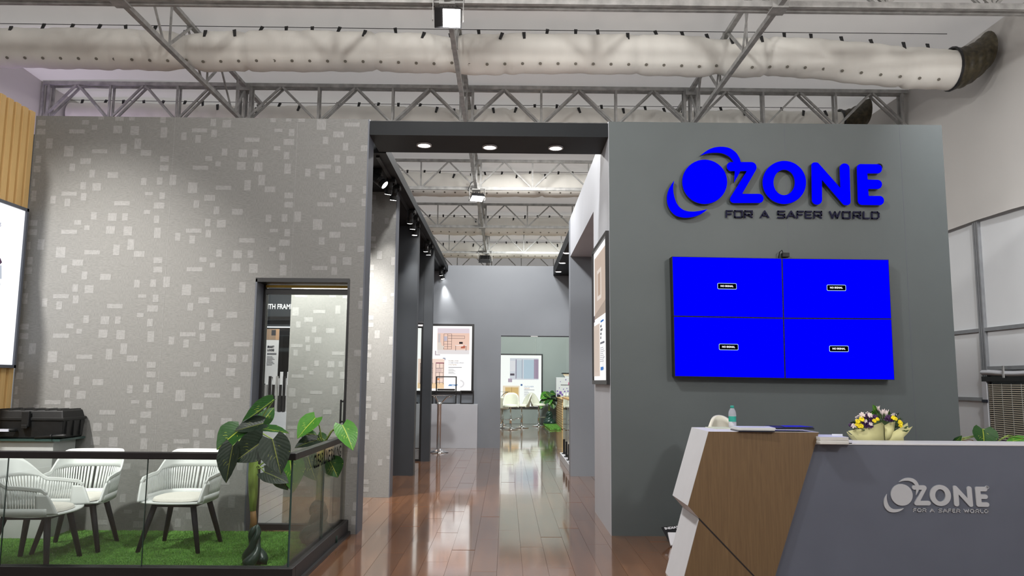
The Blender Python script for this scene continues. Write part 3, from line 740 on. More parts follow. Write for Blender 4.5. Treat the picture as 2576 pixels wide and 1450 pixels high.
# ------------------------------------------------------------------ floodlights
def flood(label, loc, s, tilt, lit, yaw=0.0, lx=-0.42):
    t = thing('floodlight', label, 'floodlight', loc, yaw, group='floodlights hung on the middle truss')
    R = Matrix.Rotation(tilt, 4, 'X')
    def tr(b):
        b.v = [tuple(R @ Vector(p)) for p in b.v]; return b
    # body faces -z before tilting
    obj('housing', tr(MB().hexa([(-s * .5, -s * .42, 0), (s * .5, -s * .42, 0), (s * .5, s * .42, 0), (-s * .5, s * .42, 0), (-s * .38, -s * .3, s * .28), (s * .38, -s * .3, s * .28), (s * .38, s * .3, s * .28), (-s * .38, s * .3, s * .28)])), 'black', t, world=False, bevel=0.008)
    for k in range(5):
        obj('cooling_fin', tr(MB().box(-s * .34 + k * s * .165, -s * .32 + k * s * .165, -s * .28, s * .28, s * .28, s * .38)), 'black', t, world=False)
    obj('lens', tr(MB().box(s * lx, s * .44, -s * .36, s * .34, -0.008, 0.004)), 'lamp' if lit else 'lamp_off', t, world=False)
    obj('bracket', MB().box(-s * .56, -s * .53, -0.02, 0.02, -s * .1, s * .75).box(s * .53, s * .56, -0.02, 0.02, -s * .1, s * .75).box(-s * .56, s * .56, -0.02, 0.02, s * .72, s * .76), 'galv', t, world=False)
    obj('hanger', MB().box(-0.02, 0.02, -0.02, 0.02, s * .74, s * .74 + 0.12), 'galv', t, world=False)
    obj('cable', MB().tube([(-s * .2, 0.05, s * .3), (-s * .6, 0.08, s * .6), (-s * .4, 0.05, s * 1.1), (-s * .1, 0.0, s * 1.3)], 0.008, 6), 'black', t, world=False)
    return t
c = onY(1127, 46, TY[1] - 0.12); flood('large lit floodlight at the top of the picture, nearest of three', (c.x, c.y, c.z), 0.31, math.radians(-34), True, 0.06, -0.18)
area_light('floodlight_beam', (c.x, c.y - 0.12, c.z - 0.1), (c.x + 1.0, 9.6, 0.8), 0.2, 130)
c = onY(1200, 500, TY[3] - 0.1); flood('lit floodlight hanging in the entrance opening below the third truss', (c.x, c.y, c.z), 0.32, math.radians(-16), True, 0.3)
c = onY(1220, 655, TY[5] - 0.1); flood('small dark floodlight seen from behind above the rear wall', (c.x, c.y, c.z), 0.42, math.radians(40), False)
# ------------------------------------------------------------------ track spotlights on the aisle beam
def tracklight(label, px, py, target, i, big=1.0):
    c = onZ(px, py, 3.84)
    loc = Vector((c.x, c.y, c.z)); d = (Vector(target) - loc).normalized()
    t = thing('track_spotlight', label, 'spotlight', loc, group='track spotlights on the aisle beam')
    q = d.to_track_quat('-Z', 'Y').to_matrix().to_4x4()
    r = 0.048 * big; L = 0.2 * big
    def tr(b): b.v = [tuple(q @ Vector(p)) for p in b.v]; return b
    prof = [(r * .9, 0), (r, 0.004), (r, 0.05)] + [(r * (0.9 if k % 2 else 1.0), 0.05 + 0.008 * k) for k in range(1, 6)] + [(r * .98, 0.1), (r * .98, L), (r * .8, L + 0.01)]
    obj('lamp_head', tr(MB().lathe(prof, seg=18)), 'rubber', t, world=False)
    obj('lens', tr(MB().lathe([(0.001, -0.003), (r * .82, -0.003), (r * .82, 0.002)], seg=18, capb=False)), 'lamp', t, world=False)
    a = q @ Vector((0, 0, L * .6)); top = 4.02 - loc.z
    obj('arm', MB().bar((a.x + 0.05, a.y, a.z), (a.x + 0.05, a.y, top - 0.03), 0.02, 0.02).bar((a.x + 0.06, a.y, a.z), (a.x, a.y, a.z), 0.02, 0.02), 'rubber', t, world=False)
    obj('track_adapter', MB().box(a.x - 0.01, a.x + 0.08, a.y - 0.07, a.y + 0.07, top - 0.045, top), 'rubber', t, world=False)
    spot_light('track_beam', loc + d * 0.03, target, 110 if i == 0 else 125, 75 if i == 0 else 46, 0.9, 0.03)
TL = [(968, 466, (1.05, 8.8, 1.7)), (976, 489, (-1.9, 10.2, 1.6)), (989, 504, (-1.7, 10.2, 2.2)), (1031, 562, (-1.7, 12.5, 1.0)), (1038, 577, (-1.7, 12.5, 0.4)), (1043, 592, (-1.6, 12.5, 1.6)),
      (1071, 633, (-1.5, 14.7, 0.8)), (1078, 642, (-1.5, 14.7, 1.4)), (1110, 693, (-1.3, YR, 1.4)), (1114, 702, (-1.0, YR, 1.0))]
names = ['foremost', 'second', 'third', 'fourth', 'fifth', 'sixth', 'seventh', 'eighth', 'ninth', 'last']
for i, (px, py, tg) in enumerate(TL):
    tracklight('%s black track spotlight along the left aisle beam, counted from the entrance' % names[i], px, py, tg, i, 1.25 if i == 0 else 1.0)
# ------------------------------------------------------------------ neighbouring slatted wall with a light box (far left)
YS0 = 6.44
ztop = 4.24
sw = struct('wall_slatted', MB().box(XL - 0.08, XL - 0.03, YS0, YF - 0.002, 0, ztop), 'slat_back')
sm_ = MB().hexa([(0, -0.042, 0), (0.03, -0.036, 0), (0.03, 0.036, 0), (0, 0.042, 0), (0, -0.042, ztop), (0.03, -0.036, ztop), (0.03, 0.036, ztop), (0, 0.042, ztop)]).mesh('slat'); sm_.materials.append(M['slat_wood'])
y = YF - 0.05
while y > YS0 + 0.05:
    o = obj('slat', sm_, None, sw, loc=(XL - 0.03, y, 0)); y -= 0.118
lb_ = thing('light_box', 'large bright light box with dark frame on the slatted wall at far left', 'light box', (XL, 6.9, 1.4))
ya = onX(54, 700, XL + 0.03).y; zt = onX(54, 521, XL + 0.03).z; zb = onX(52, 927, XL + 0.03).z; yb = YS0 + 0.05
obj('frame', MB().box(XL, XL + 0.05, yb, ya, zt - 0.03, zt).box(XL, XL + 0.05, yb, ya, zb, zb + 0.03).box(XL, XL + 0.05, ya - 0.03, ya, zb, zt).box(XL, XL + 0.05, yb, yb + 0.03, zb, zt), 'end_grey', lb_)
obj('lit_face', MB().box(XL, XL + 0.03, yb + 0.03, ya - 0.03, zb + 0.03, zt - 0.03), emit('lightbox_white', (0.92, 0.94, 1.0), 1.25), lb_)
P = emit('lightbox_navy', (0.05, 0.06, 0.16), 1.0)
p = onX(1, 566, XL + 0.031); text_on('lettering', 'S', 0.05, (XL + 0.031, p.y, p.z), (0, 1, 0), (0, 0, 1), P, lb_)
for (px, py, sy, sz, c, rot) in ((3, 655, 0.09, 0.05, (0.1, 0.06, 0.1), 0.7), (4, 685, 0.07, 0.13, (0.55, 0.6, 0.68), 0.15), (0, 710, 0.05, 0.06, (0.8, 0.82, 0.85), 0.5)):
    p = onX(px, py, XL + 0.032); b = MB()
    q = [Vector((0, math.cos(rot) * a - math.sin(rot) * bb2, math.sin(rot) * a + math.cos(rot) * bb2)) for a, bb2 in ((-sy, -sz / 2), (0, -sz / 2), (0, sz / 2), (-sy, sz / 2))]
    b.quad(*[p + v for v in q]); obj('print', b, emit('lightbox_print', c, 1.0), lb_)

# ------------------------------------------------------------------ logo letters
def Z(zx, zy): return (1680 + zx / 4.6, 360 + zy / 4.6)
def arc(cx, cy, rx, ry, n=40): return [Vector((cx + rx * math.cos(2 * math.pi * k / n), cy + ry * math.sin(2 * math.pi * k / n))) for k in range(n)]
LOGO = {
 'disc': ('poly', arc(408, 468, 258, 255)),
 'upper_swoosh': ('poly', smooth_closed([(357,167),(430,112),(510,76),(600,65),(690,80),(762,127),(802,185),(822,242),(826,300),(810,360),(745,478),(752,360),(752,300),(738,242),(700,190),(650,157),(590,138),(500,135),(430,145)], 4, (0, 10))),
 'lower_swoosh': ('poly', smooth_closed([(58,452),(46,530),(55,620),(85,710),(130,768),(190,800),(260,810),(340,803),(442,783),(370,835),(290,868),(200,881),(120,872),(60,845),(10,790),(-20,720),(-25,640),(-10,570),(20,510)], 4, (0, 8))),
 'letter_z': ('poly', fillet([(662,241,48),(1050,240,62),(838,606,6),(1084,606,52),(1084,711,52),(662,712,45),(892,345,4),(662,345,50)])),
 'letter_o': ('ring', (1322,475,250,248,1320,475,122,146)),
 'letter_n': ('poly', fillet([(1632,244,55),(1706,244,40),(1965,538,3),(1955,256,56),(2070,256,56),(2084,736,55),(2004,736,40),(1754,445,3),(1756,730,56),(1638,730,56)])),
 'letter_e': ('poly', fillet([(2153,263,45),(2444,266,53),(2444,372,53),(2275,372,6),(2280,442,6),(2444,446,52),(2444,551,52),(2285,550,6),(2290,630,6),(2467,630,52),(2467,737,52),(2166,733,50)])),
}
GLYPH = {'F': [[(0,0),(0,1),(1,1)],[(0,.5),(.8,.5)]], 'O': [[(0,0),(0,1),(1,1),(1,0),(0,0)]], 'R': [[(0,0),(0,1),(1,1),(1,.42),(0,.42)],[(.5,.42),(1,0)]],
 'A': [[(0,0),(.5,1),(1,0)],[(.2,.32),(.8,.32)]], 'S': [[(1,1),(0,1),(0,.5),(1,.5),(1,0),(0,0)]], 'E': [[(1,1),(0,1),(0,0),(1,0)],[(0,.5),(.85,.5)]],
 'W': [[(0,1),(.26,0),(.5,.95),(.74,0),(1,1)]], 'L': [[(0,1),(0,0),(1,0)]], 'D': [[(0,0),(0,1),(.78,1),(1,.78),(1,.22),(.78,0),(0,0)]]}
TAG = [('F',665,745),('O',762,860),('R',880,975),('A',1062,1165),('S',1262,1350),('A',1368,1470),('F',1485,1565),('E',1580,1660),('R',1680,1775),('W',1860,1990),('O',2010,2105),('R',2135,2225),('L',2250,2325),('D',2345,2438)]
def logo(root, to3, nrm, depth, face, side, tagm, standoff, tagdepth, regm):
    """to3(zx, zy) gives the point on the wall plane, nrm points out of the wall"""
    nrm = Vector(nrm)
    for k, (kind, dat) in LOGO.items():
        b = MB(); fr = MB(); so = 0.0012 if k == 'upper_swoosh' else 0.0
        if kind == 'poly':
            base = [to3(p[0], p[1]) for p in dat]
            front = [p + nrm * (standoff + depth + so) for p in base]; back = [p + nrm * standoff for p in base]
            b.prism([p - nrm * 0.0015 for p in front], back)
            fr.add(front, [tuple(range(len(front)))])
        else:
            cx, cy, rx, ry, ix, iy, irx, iry = dat; n = 44
            oo = [to3(v.x, v.y) for v in arc(cx, cy, rx, ry, n)]; ii = [to3(v.x, v.y) for v in arc(ix, iy, irx, iry, n)]
            F = nrm * (standoff + depth); F2 = F - nrm * 0.0015; Bk = nrm * standoff
            for i in range(n):
                j = (i + 1) % n
                fr.quad(oo[i] + F, oo[j] + F, ii[j] + F, ii[i] + F)
                b.quad(oo[i] + F2, oo[j] + F2, ii[j] + F2, ii[i] + F2); b.quad(oo[i] + Bk, oo[j] + Bk, ii[j] + Bk, ii[i] + Bk)
                b.quad(oo[i] + F2, oo[j] + F2, oo[j] + Bk, oo[i] + Bk); b.quad(ii[i] + F2, ii[j] + F2, ii[j] + Bk, ii[i] + Bk)
        o = obj(k, b, side, root); obj('face', fr, face, o, fixn=False)
    for ch, x0, x1 in TAG:
        b = MB(); y0 = 862 + (x0 - 665) * 0.009; h = -72; th = 15
        for st in GLYPH[ch]:
            for a, c in zip(st[:-1], st[1:]):
                pa = to3(x0 + 7 + a[0] * (x1 - x0 - 14), y0 + a[1] * h); pc = to3(x0 + 7 + c[0] * (x1 - x0 - 14), y0 + c[1] * h)
                d = (pc - pa).normalized(); wd_ = (to3(th, 0) - to3(0, 0)).length
                b.bar(pa - d * wd_ / 2 + nrm * (standoff * 0.6 + tagdepth / 2), pc + d * wd_ / 2 + nrm * (standoff * 0.6 + tagdepth / 2), wd_, tagdepth, nrm)
        obj('tagline_letter', b, tagm, root)
    ring = MB(); n = 24; A = arc(2440, 278, 40, 38, n); B = arc(2440, 278, 32, 30, n); F = nrm * 0.012
    for i in range(n):
        j = (i + 1) % n
        ring.hexa([to3(*A[i]), to3(*A[j]), to3(*B[j]), to3(*B[i]), to3(*A[i]) + F, to3(*A[j]) + F, to3(*B[j]) + F, to3(*B[i]) + F])
    rg = obj('registered_mark', ring, regm, root)
    ex_ = to3(1, 0) - to3(0, 0); s = ex_.length
    text_on('registered_letter', 'R', 56 * s, to3(2440, 278) + F, ex_, to3(0, -1) - to3(0, 0), regm, rg, offset=0.0)
c = onY(1945, 470, YF)
sg = thing('wall_sign', 'large blue illuminated wall sign reading OZONE, FOR A SAFER WORLD', 'sign', (c.x, YF, c.z))
logo(sg, lambda x, y: onY(*Z(x, y), YF), (0, -1, 0), 0.045, 'blue_sign', 'gloss_black', 'navy', 0.02, 0.012, 'navy')
# ------------------------------------------------------------------ video wall
VD = 0.13
cs = {}
for i, (px0, py0) in enumerate(((1690, 645), (1967, 650), (2236, 653), (1694, 796), (1971, 801), (2243, 803), (1697, 948), (1975, 953), (2251, 957))):
    cs[i] = onY(px0, py0, YF - VD)
xs_ = [(cs[i].x + cs[i + 3].x + cs[i + 6].x) / 3 for i in range(3)]
lab = ['upper left', 'upper right', 'lower left', 'lower right']
for q, (a, b, c2, d) in enumerate(((0, 1, 4, 3), (1, 2, 5, 4), (3, 4, 7, 6), (4, 5, 8, 7))):
    A, B, C, D = cs[a], cs[b], cs[c2], cs[d]
    t = thing('display_screen', 'blue display showing NO SIGNAL, %s of the four in the video wall' % lab[q], 'screen', ((C.x + D.x) / 2, YF - VD, (C.z + D.z) / 2), group='video wall screens')
    bk = Vector((0, VD - 0.005, 0)); g = 0.0015
    cen = (A + B + C + D) / 4
    sh = lambda p, e: p + Vector((math.copysign(e, cen.x - p.x), 0, math.copysign(e, cen.z - p.z)))
    q4 = [sh(p, g) for p in (D, C, B, A)]
    obj('case', MB().prism(q4, [p + bk for p in q4]), 'rubber', t)
    q5 = [sh(p, 0.006) + Vector((0, -0.001, 0)) for p in (D, C, B, A)]
    obj('panel', MB().add(q5, [(0, 1, 2, 3)]), 'screen_blue', t, fixn=False)
    # NO SIGNAL badge
    bp = [(1829, 720.5), (2104, 724.5), (1833, 873.5), (2110.5, 878)][q]
    P0 = onY(*bp, YF - VD - 0.002); wv = 0.097; hv = 0.031
    ex_ = (B - A).normalized(); ez_ = (A - D).normalized()
    def rr(wv, hv, r, y): return [P0 + ex_ * v.x + ez_ * v.y + Vector((0, y, 0)) for v in fillet([(-wv, -hv, r), (wv, -hv, r), (wv, hv, r), (-wv, hv, r)], 4)]
    f1 = rr(wv, hv, 0.012, 0); bo = obj('signal_badge', MB().add(f1, [tuple(range(len(f1)))]), 'badge_border', t, fixn=False)
    f2 = rr(wv - 0.005, hv - 0.005, 0.009, -0.001); obj('badge_fill', MB().add(f2, [tuple(range(len(f2)))]), 'badge_black', bo, fixn=False)
    text_on('badge_text', 'NO SIGNAL', 0.024, P0 + Vector((-0.002, -0.002, 0)), ex_, ez_, 'badge_text', bo, offset=0.0012, sx=1.02)
p = onY(1975, 642, YF - 0.06)
t = thing('sensor_box', 'small black receiver with cable on top of the video wall', 'receiver', (p.x, p.y, p.z - 0.02))
obj('body', MB().box(p.x - 0.035, p.x + 0.035, p.y - 0.03, p.y + 0.03, p.z - 0.025, p.z + 0.02), 'rubber', t, bevel=0.004)
obj('cable', MB().tube([(p.x - 0.02, p.y, p.z + 0.015), (p.x - 0.03, p.y, p.z + 0.05), (p.x - 0.055, p.y, p.z + 0.03), (p.x - 0.06, p.y + 0.02, p.z - 0.03)], 0.005, 6), 'rubber', t)

# ------------------------------------------------------------------ light-box posters
class Board:
    """flat printed face: u to the reader's right, v down, both 0..1"""
    def __init__(s, root, tl, ex, w, h, n): s.r = root; s.o = Vector(tl); s.x = Vector(ex).normalized(); s.w = w; s.h = h; s.n = Vector(n).normalized(); s.k = 0
    def pt(s, u, v, lift): return s.o + s.x * (u * s.w) + Vector((0, 0, -v * s.h)) + s.n * lift
    def poly(s, name, pts, c, st=1.0):
        s.k += 1; l = 0.001 + 0.0004 * s.k; q = [s.pt(u, v, l) for u, v in pts]
        return obj(name, MB().add(q, [tuple(range(len(q)))]), ecol(c, st), s.r, fixn=False)
    def rect(s, name, u0, v0, u1, v1, c, st=1.0): return s.poly(name, [(u0, v1), (u1, v1), (u1, v0), (u0, v0)], c, st)
    def text(s, txt, u, v, hh, c, sx=1.0, off=0.0, align='LEFT'):
        s.k += 1; return text_on('lettering', txt, hh * s.h, s.pt(u, v, 0.001 + 0.0004 * s.k), s.x, (0, 0, 1), ecol(c, 1.0), s.r, offset=off, align=align, sx=sx)
    def lines(s, u, v, n, w, dv, c):
        for i in range(n): s.rect('text_line', u, v + i * dv, u + w * (0.7 + 0.3 * ((i * 7) % 3) / 2), v + i * dv + dv * 0.35, c)
_ec = {}
def ecol(c, st=1.0):
    k = (c, st)
    if k not in _ec: _ec[k] = emit('backlit_print', srgb(*c), st)
    return _ec[k]
def lightbox(label, tl, ex, w, h, n, fw=0.05, depth=0.06, name='light_box'):
    tl = Vector(tl); ex = Vector(ex).normalized(); n = Vector(n); base = tl + ex * w / 2 + Vector((0, 0, -h))
    t = thing(name, label, 'light box', base)
    dn = Vector((0, 0, -1))
    def slab(u0, u1, v0, v1, d0, d1):
        q = [tl + ex * u + dn * v + n * d for d in (d0, d1) for u, v in ((u0, v1), (u1, v1), (u1, v0), (u0, v0))]; return MB().hexa(q)
    obj('frame', slab(0, w, 0, fw, 0, depth), 'black', t); obj('frame', slab(0, w, h - fw, h, 0, depth), 'black', t)
    obj('frame', slab(0, fw, fw, h - fw, 0, depth), 'black', t); obj('frame', slab(w - fw, w, fw, h - fw, 0, depth), 'black', t)
    obj('lit_face', slab(fw, w - fw, fw, h - fw, 0, depth - 0.02), emit('lightbox_face', (1, 0.985, 0.97), 1.12), t)
    return t, Board(t, tl + ex * fw + dn * fw + n * (depth - 0.02), ex, w - 2 * fw, h - 2 * fw, n)
# shelving poster on the rear wall
a = onY(1044, 815, YR - 0.01); bq = onY(1191, 990, YR - 0.01)
t, B = lightbox('lit shelving poster titled KUBE LINE on the rear wall', (a.x, YR - 0.002, a.z), (1, 0, 0), bq.x - a.x, a.z - bq.z, (0, -1, 0))
B.rect('picture', .375, .035, .955, .435, (240, 205, 188)); B.rect('picture_wall', .375, .035, .955, .11, (228, 215, 222)); B.rect('picture_floor', .375, .37, .955, .435, (232, 226, 226))
B.rect('curtain', .385, .12, .43, .35, (205, 196, 196))
for u in (.49, .56, .63): B.rect('shelf_post', u, .12, u + .006, .36, (70, 62, 66))
for v in (.12, .235, .28, .315, .355): B.rect('shelf_board', .49, v, .635, v + .004, (90, 78, 80))
B.rect('shelf_panel', .495, .16, .55, .23, (196, 190, 204))
B.rect('wall_shelf', .57, .15, .87, .155, (70, 62, 66)); B.rect('wall_shelf', .57, .188, .87, .193, (70, 62, 66)); B.rect('wall_shelf', .865, .15, .87, .193, (70, 62, 66))
B.rect('picture_monitor', .77, .245, .835, .275, (48, 44, 48)); B.rect('picture_desk', .70, .295, .91, .303, (246, 244, 244)); B.rect('desk_leg', .705, .303, .712, .38, (60, 54, 56)); B.rect('desk_leg', .895, .303, .902, .38, (60, 54, 56))
B.poly('picture_chair', [(.80, .345), (.875, .345), (.885, .31), (.86, .295), (.835, .315), (.805, .32)], (188, 112, 92))
B.poly('picture_armchair', [(.375, .37), (.48, .37), (.50, .31), (.455, .305), (.445, .255), (.385, .255), (.38, .32)], (226, 216, 206))
B.rect('corner_mark', .335, .385, .36, .455, (196, 184, 190)); B.rect('corner_mark', .335, .44, .43, .455, (196, 184, 190))
B.rect('picture', .035, .51, .51, .965, (246, 220, 206)); B.rect('picture_floor', .035, .88, .51, .965, (240, 208, 168))
for u0, u1 in ((.075, .30), (.355, .49)):
    for u in (u0, (u0 + u1) / 2, u1): B.rect('shelf_post', u, .575, u + .007, .90, (84, 70, 74))
    for v in (.575, .65, .72, .80, .87): B.rect('shelf_board', u0, v, u1 + .007, v + .005, (84, 70, 74))
B.rect('shelf_top', .355, .565, .505, .582, (150, 96, 108)); B.rect('shelf_panel', .36, .655, .465, .715, (222, 196, 188)); B.rect('shelf_item', .39, .81, .43, .835, (240, 150, 90))
B.rect('corner_mark', .48, .495, .525, .505, (58, 78, 120)); B.rect('corner_mark', .515, .495, .525, .53, (58, 78, 120))
B.text('KUBE LINE', .585, .54, .026, (120, 96, 70), 1.25, 0.0); B.text('CUBE SHELVING', .585, .57, .026, (84, 84, 110), 1.25, 0.0); B.text('SYSTEMS', .585, .60, .026, (150, 110, 60), 1.25, 0.0)
B.rect('rule', .585, .635, .825, .646, (168, 166, 170)); B.lines(.585, .665, 6, .13, .014, (150, 150, 154))
B.poly('maker_mark', [(.585, .925), (.74, .925), (.76, .90), (.605, .90)], (110, 150, 196)); B.rect('maker_mark', .65, .908, .70, .918, (240, 244, 250))
ringp = [(.80 + .075 * math.cos(math.radians(d)), .89 + .06 * math.sin(math.radians(d))) for d in range(-90, 100, 15)]; ring2 = [(.80 + .05 * math.cos(math.radians(d)), .89 + .04 * math.sin(math.radians(d))) for d in range(90, -100, -15)]
B.poly('ring_mark', ringp + ring2, (226, 224, 226))
# glass-door poster in the room behind
a = onY(1215, 890, YN - 0.01); bq = onY(1365, 1027, YN - 0.01)
t, B = lightbox('lit glass door poster titled OUTLINER SERIES in the room behind', (a.x, YN - 0.002, a.z), (1, 0, 0), bq.x - a.x, a.z - bq.z, (0, -1, 0))
B.rect('picture', .45, .06, .95, .48, (222, 222, 232)); B.rect('picture_glass', .69, .09, .87, .46, (190, 208, 224)); B.rect('picture_panel', .87, .08, .95, .46, (170, 150, 172)); B.rect('picture_leaf', .565, .10, .66, .45, (206, 214, 226))
B.rect('picture_frame', .55, .08, .565, .46, (150, 140, 160)); B.rect('picture_frame', .66, .08, .668, .46, (130, 140, 160)); B.rect('picture_room', .455, .11, .54, .32, (236, 232, 238)); B.rect('picture_table', .455, .36, .53, .40, (96, 88, 100))
B.rect('corner_mark', .42, .46, .49, .53, (190, 172, 190))
B.rect('picture', .33, .60, .62, .97, (250, 230, 206)); B.rect('picture_cabinet', .37, .63, .60, .90, (226, 190, 130)); B.rect('cabinet_gap', .483, .63, .488, .90, (150, 112, 70)); B.rect('picture_drawers', .37, .86, .60, .93, (214, 170, 110))
B.rect('corner_mark', .64, .565, .67, .60, (60, 100, 160)); B.text('OUTLINER', .70, .615, .036, (110, 140, 190), 1.1, 0.0); B.text('SERIES', .70, .65, .036, (206, 140, 100), 1.1, 0.0)
B.rect('rule', .70, .675, .88, .685, (150, 150, 160)); B.lines(.70, .705, 6, .1, .018, (176, 176, 184))
# narrow-angle poster on the right return wall (reads from the aisle)
n = (-1, 0, 0); xq = XR - 0.006
a = onX(1491, 640, xq - 0.03); a2 = onX(1528, 966, xq - 0.03)
yf, yn = onX(1490, 800, xq - 0.03).y, onX(1526, 800, xq - 0.03).y
yf = min(yf, YP0 - 0.02)
ztp = onX(1524, 592, xq).z; zbt = onX(1524, 968, xq).z
t, B = lightbox('framed sliding door poster on the right side wall of the aisle', (xq, yf, ztp), (0, -1, 0), yf - yn, ztp - zbt, n, 0.045, 0.035)
B.rect('picture', .08, .05, .99, .53, (205, 186, 172)); 
for k in range(9): B.rect('picture_plank', .12 + k * .095, .07, .128 + k * .095, .50, (176, 152, 136))
B.rect('picture_frame', .30, .17, .62, .40, (228, 216, 206)); B.rect('picture_frame', .36, .20, .56, .37, (190, 168, 152)); B.poly('picture_floor', [(.08, .53), (.99, .53), (.99, .43), (.08, .50)], (176, 160, 148))
B.rect('corner_mark', .04, .50, .12, .55, (120, 110, 116)); B.rect('picture', .03, .58, .50, .97, (214, 198, 186)); 
for k in range(4): B.rect('picture_plank', .08 + k * .1, .62, .09 + k * .1, .94, (188, 166, 150))
B.rect('blue_word', .58, .568, .80, .582, (70, 120, 190))
for i, s_ in enumerate(('FRAMED', 'SYNCHRONISED', 'SLIDING', 'DOOR')): B.text(s_, .56, .61 + i * .028, .022, (70, 74, 84), 0.8 if i == 1 else 1.0, 0.003)
B.rect('rule', .56, .725, .86, .74, (120, 120, 128)); B.lines(.56, .765, 8, .32, .014, (160, 160, 168))
B.poly('ring_mark', [(.86 + .10 * math.cos(math.radians(d)), .88 + .05 * math.sin(math.radians(d))) for d in range(90, 271, 20)] + [(.86 + .075 * math.cos(math.radians(d)), .88 + .036 * math.sin(math.radians(d))) for d in range(270, 89, -20)], (196, 198, 206))
B.rect('maker_mark', .60, .905, .80, .93, (80, 130, 200))
# display seen through the glass door: header sign, framed glass, smart lock poster
sx0 = onY(668, 770, 12.55).x; sx1 = onY(726, 770, 12.55).x
zs0 = onY(690, 806, 12.55).z; zs1 = onY(690, 755, 12.55).z
t = thing('header_sign', 'dark header sign with white letters reading WITH FRA, behind the glass door', 'sign', (sx1, 12.55, zs0))
obj('board', MB().box(-5.0, -2.86, 12.53, 12.6, zs0, zs1), 'charcoal', t)
p = onY(659, 772, 12.53); text_on('lettering', 'WITH FRAME', 0.115, (p.x, 12.529, p.z), (1, 0, 0), (0, 0, 1), 'paper', t, offset=0.003, align='LEFT', sx=0.74)
t = thing('display_cabinet', 'black framed glass display unit behind the glass door', 'display', (-3.6, 12.4, 0))
for z0 in (onY(690, 828, 12.4).z, onY(690, 800, 12.4).z, 1.0, 0.0): obj('cross_bar', MB().box(-4.9, -2.88, 12.38, 12.43, z0 - 0.03, z0 + 0.02), 'black', t)
for x in (-4.9, -4.3, -3.4, -2.98): obj('upright', MB().box(x, x + 0.05, 12.38, 12.43, 0, zs0 - 0.05), 'black', t)
obj('light_strip', MB().box(-4.85, -2.95, 12.44, 12.47, onY(690, 824, 12.4).z - 0.015, onY(690, 824, 12.4).z + 0.015), emit('cool_strip', (0.9, 0.95, 1), 2.0), t)
obj('pane', MB().box(-4.85, -3.4, 12.40, 12.41, 0.02, 2.2), 'glass', t)
a = onY(664, 828, 12.3); b2 = onY(697, 966, 12.3)
t = thing('lock_poster', 'white hanging poster titled SMART LOCKS seen through the glass door', 'poster', ((a.x + b2.x) / 2, 12.3, b2.z))
pw_, ph_ = b2.x - a.x, a.z - b2.z
obj('sheet', MB().box(a.x, b2.x, 12.3, 12.306, b2.z, a.z), 'paper', t)
Bp = Board(t, (a.x, 12.3, a.z), (1, 0, 0), pw_, ph_, (0, -1, 0))
ecold = ecol
def ecol(c, st=1.0):
    k = (c, 'p')
    if k not in _ec: _ec[k] = mat('flat_print', srgb(*c), 0.5)
    return _ec[k]
Bp.rect('picture', .0, .0, 1, .2, (150, 128, 110)); Bp.rect('picture_lock', .5, .02, .78, .12, (60, 60, 66)); Bp.rect('picture_door', .78, .0, 1, .2, (186, 150, 120))
Bp.text('SMART', .28, .33, .05, (40, 42, 52), 0.8, 0.003); Bp.text('LOCKS', .28, .39, .05, (40, 42, 52), 0.8, 0.003); Bp.rect('rule', .28, .44, .88, .47, (110, 112, 120)); Bp.lines(.28, .50, 7, .5, .025, (140, 142, 150))
Bp.text('OZONE', .28, .9, .05, (20, 20, 30), 0.8, 0.004)
t = thing('lock_stand', 'rack of small white and black lock samples behind the glass door', 'display stand', (-3.55, 12.1, 0))
obj('plinth', MB().box(-4.4, -3.15, 12.0, 12.36, 0, 1.0), 'pale_wall', t)
for k in range(7):
    x = onY(670 + k * 9, 1000, 12.1).x
    obj('lock_sample', MB().box(x - 0.018, x + 0.018, 12.05, 12.09, 1.0, 1.0 + (0.55 if k % 2 else 0.42)), 'black' if k % 3 else 'steel', t)
    obj('sample_card', MB().box(x - 0.024, x + 0.024, 12.1, 12.106, 1.25, 1.62 - 0.1 * (k % 2)), 'paper', t)
# ------------------------------------------------------------------ railed enclosure with artificial grass
kc = onZ(735, 1475); XK = -1.535; YK = 5.80     # outer corner of the kerb
KH = 0.14
t = thing('glass_railing', 'glass railing with black handrail and kerb around the grass enclosure, lettered CLEAR LINE RAILING', 'railing', (XK, YK, 0))
XKL = -6.2
obj('kerb', MB().box(XKL, XK, YK, YK + 0.09, 0, KH).box(XK - 0.09, XK, YK + 0.09, YF - 0.002, 0, KH), 'rail', t, bevel=0.004)
obj('kerb_foot', MB().box(XK, XK + 0.025, YK - 0.02, YF - 0.002, 0, 0.03).box(XKL, XK, YK - 0.02, YK, 0, 0.03), 'black', t)
zr = onY(400, 1138, YK + 0.04).z; zr0 = onY(400, 1156, YK + 0.03).z
obj('handrail', MB().box(XKL, XK - 0.01, YK + 0.012, YK + 0.078, zr0, zr).box(XK - 0.078, XK - 0.012, YK + 0.078, YF - 0.002, zr0, zr), 'rail', t, bevel=0.006)
seams = [onY(9, 1300, YK + 0.045).x, onY(363, 1300, YK + 0.045).x]
xx = [XKL] + seams + [XK - 0.045]
for a, b in zip(xx[:-1], xx[1:]):
    o = obj('glass_pane', MB().box(a + 0.003, b - 0.003, YK + 0.039, YK + 0.051, KH, zr0), 'glass', t)
    obj('pane_edge', MB().box(a + 0.0005, a + 0.0035, YK + 0.038, YK + 0.052, KH, zr0), 'glass_edge', o)
ysm = onX(812, 1250, XK - 0.045).y
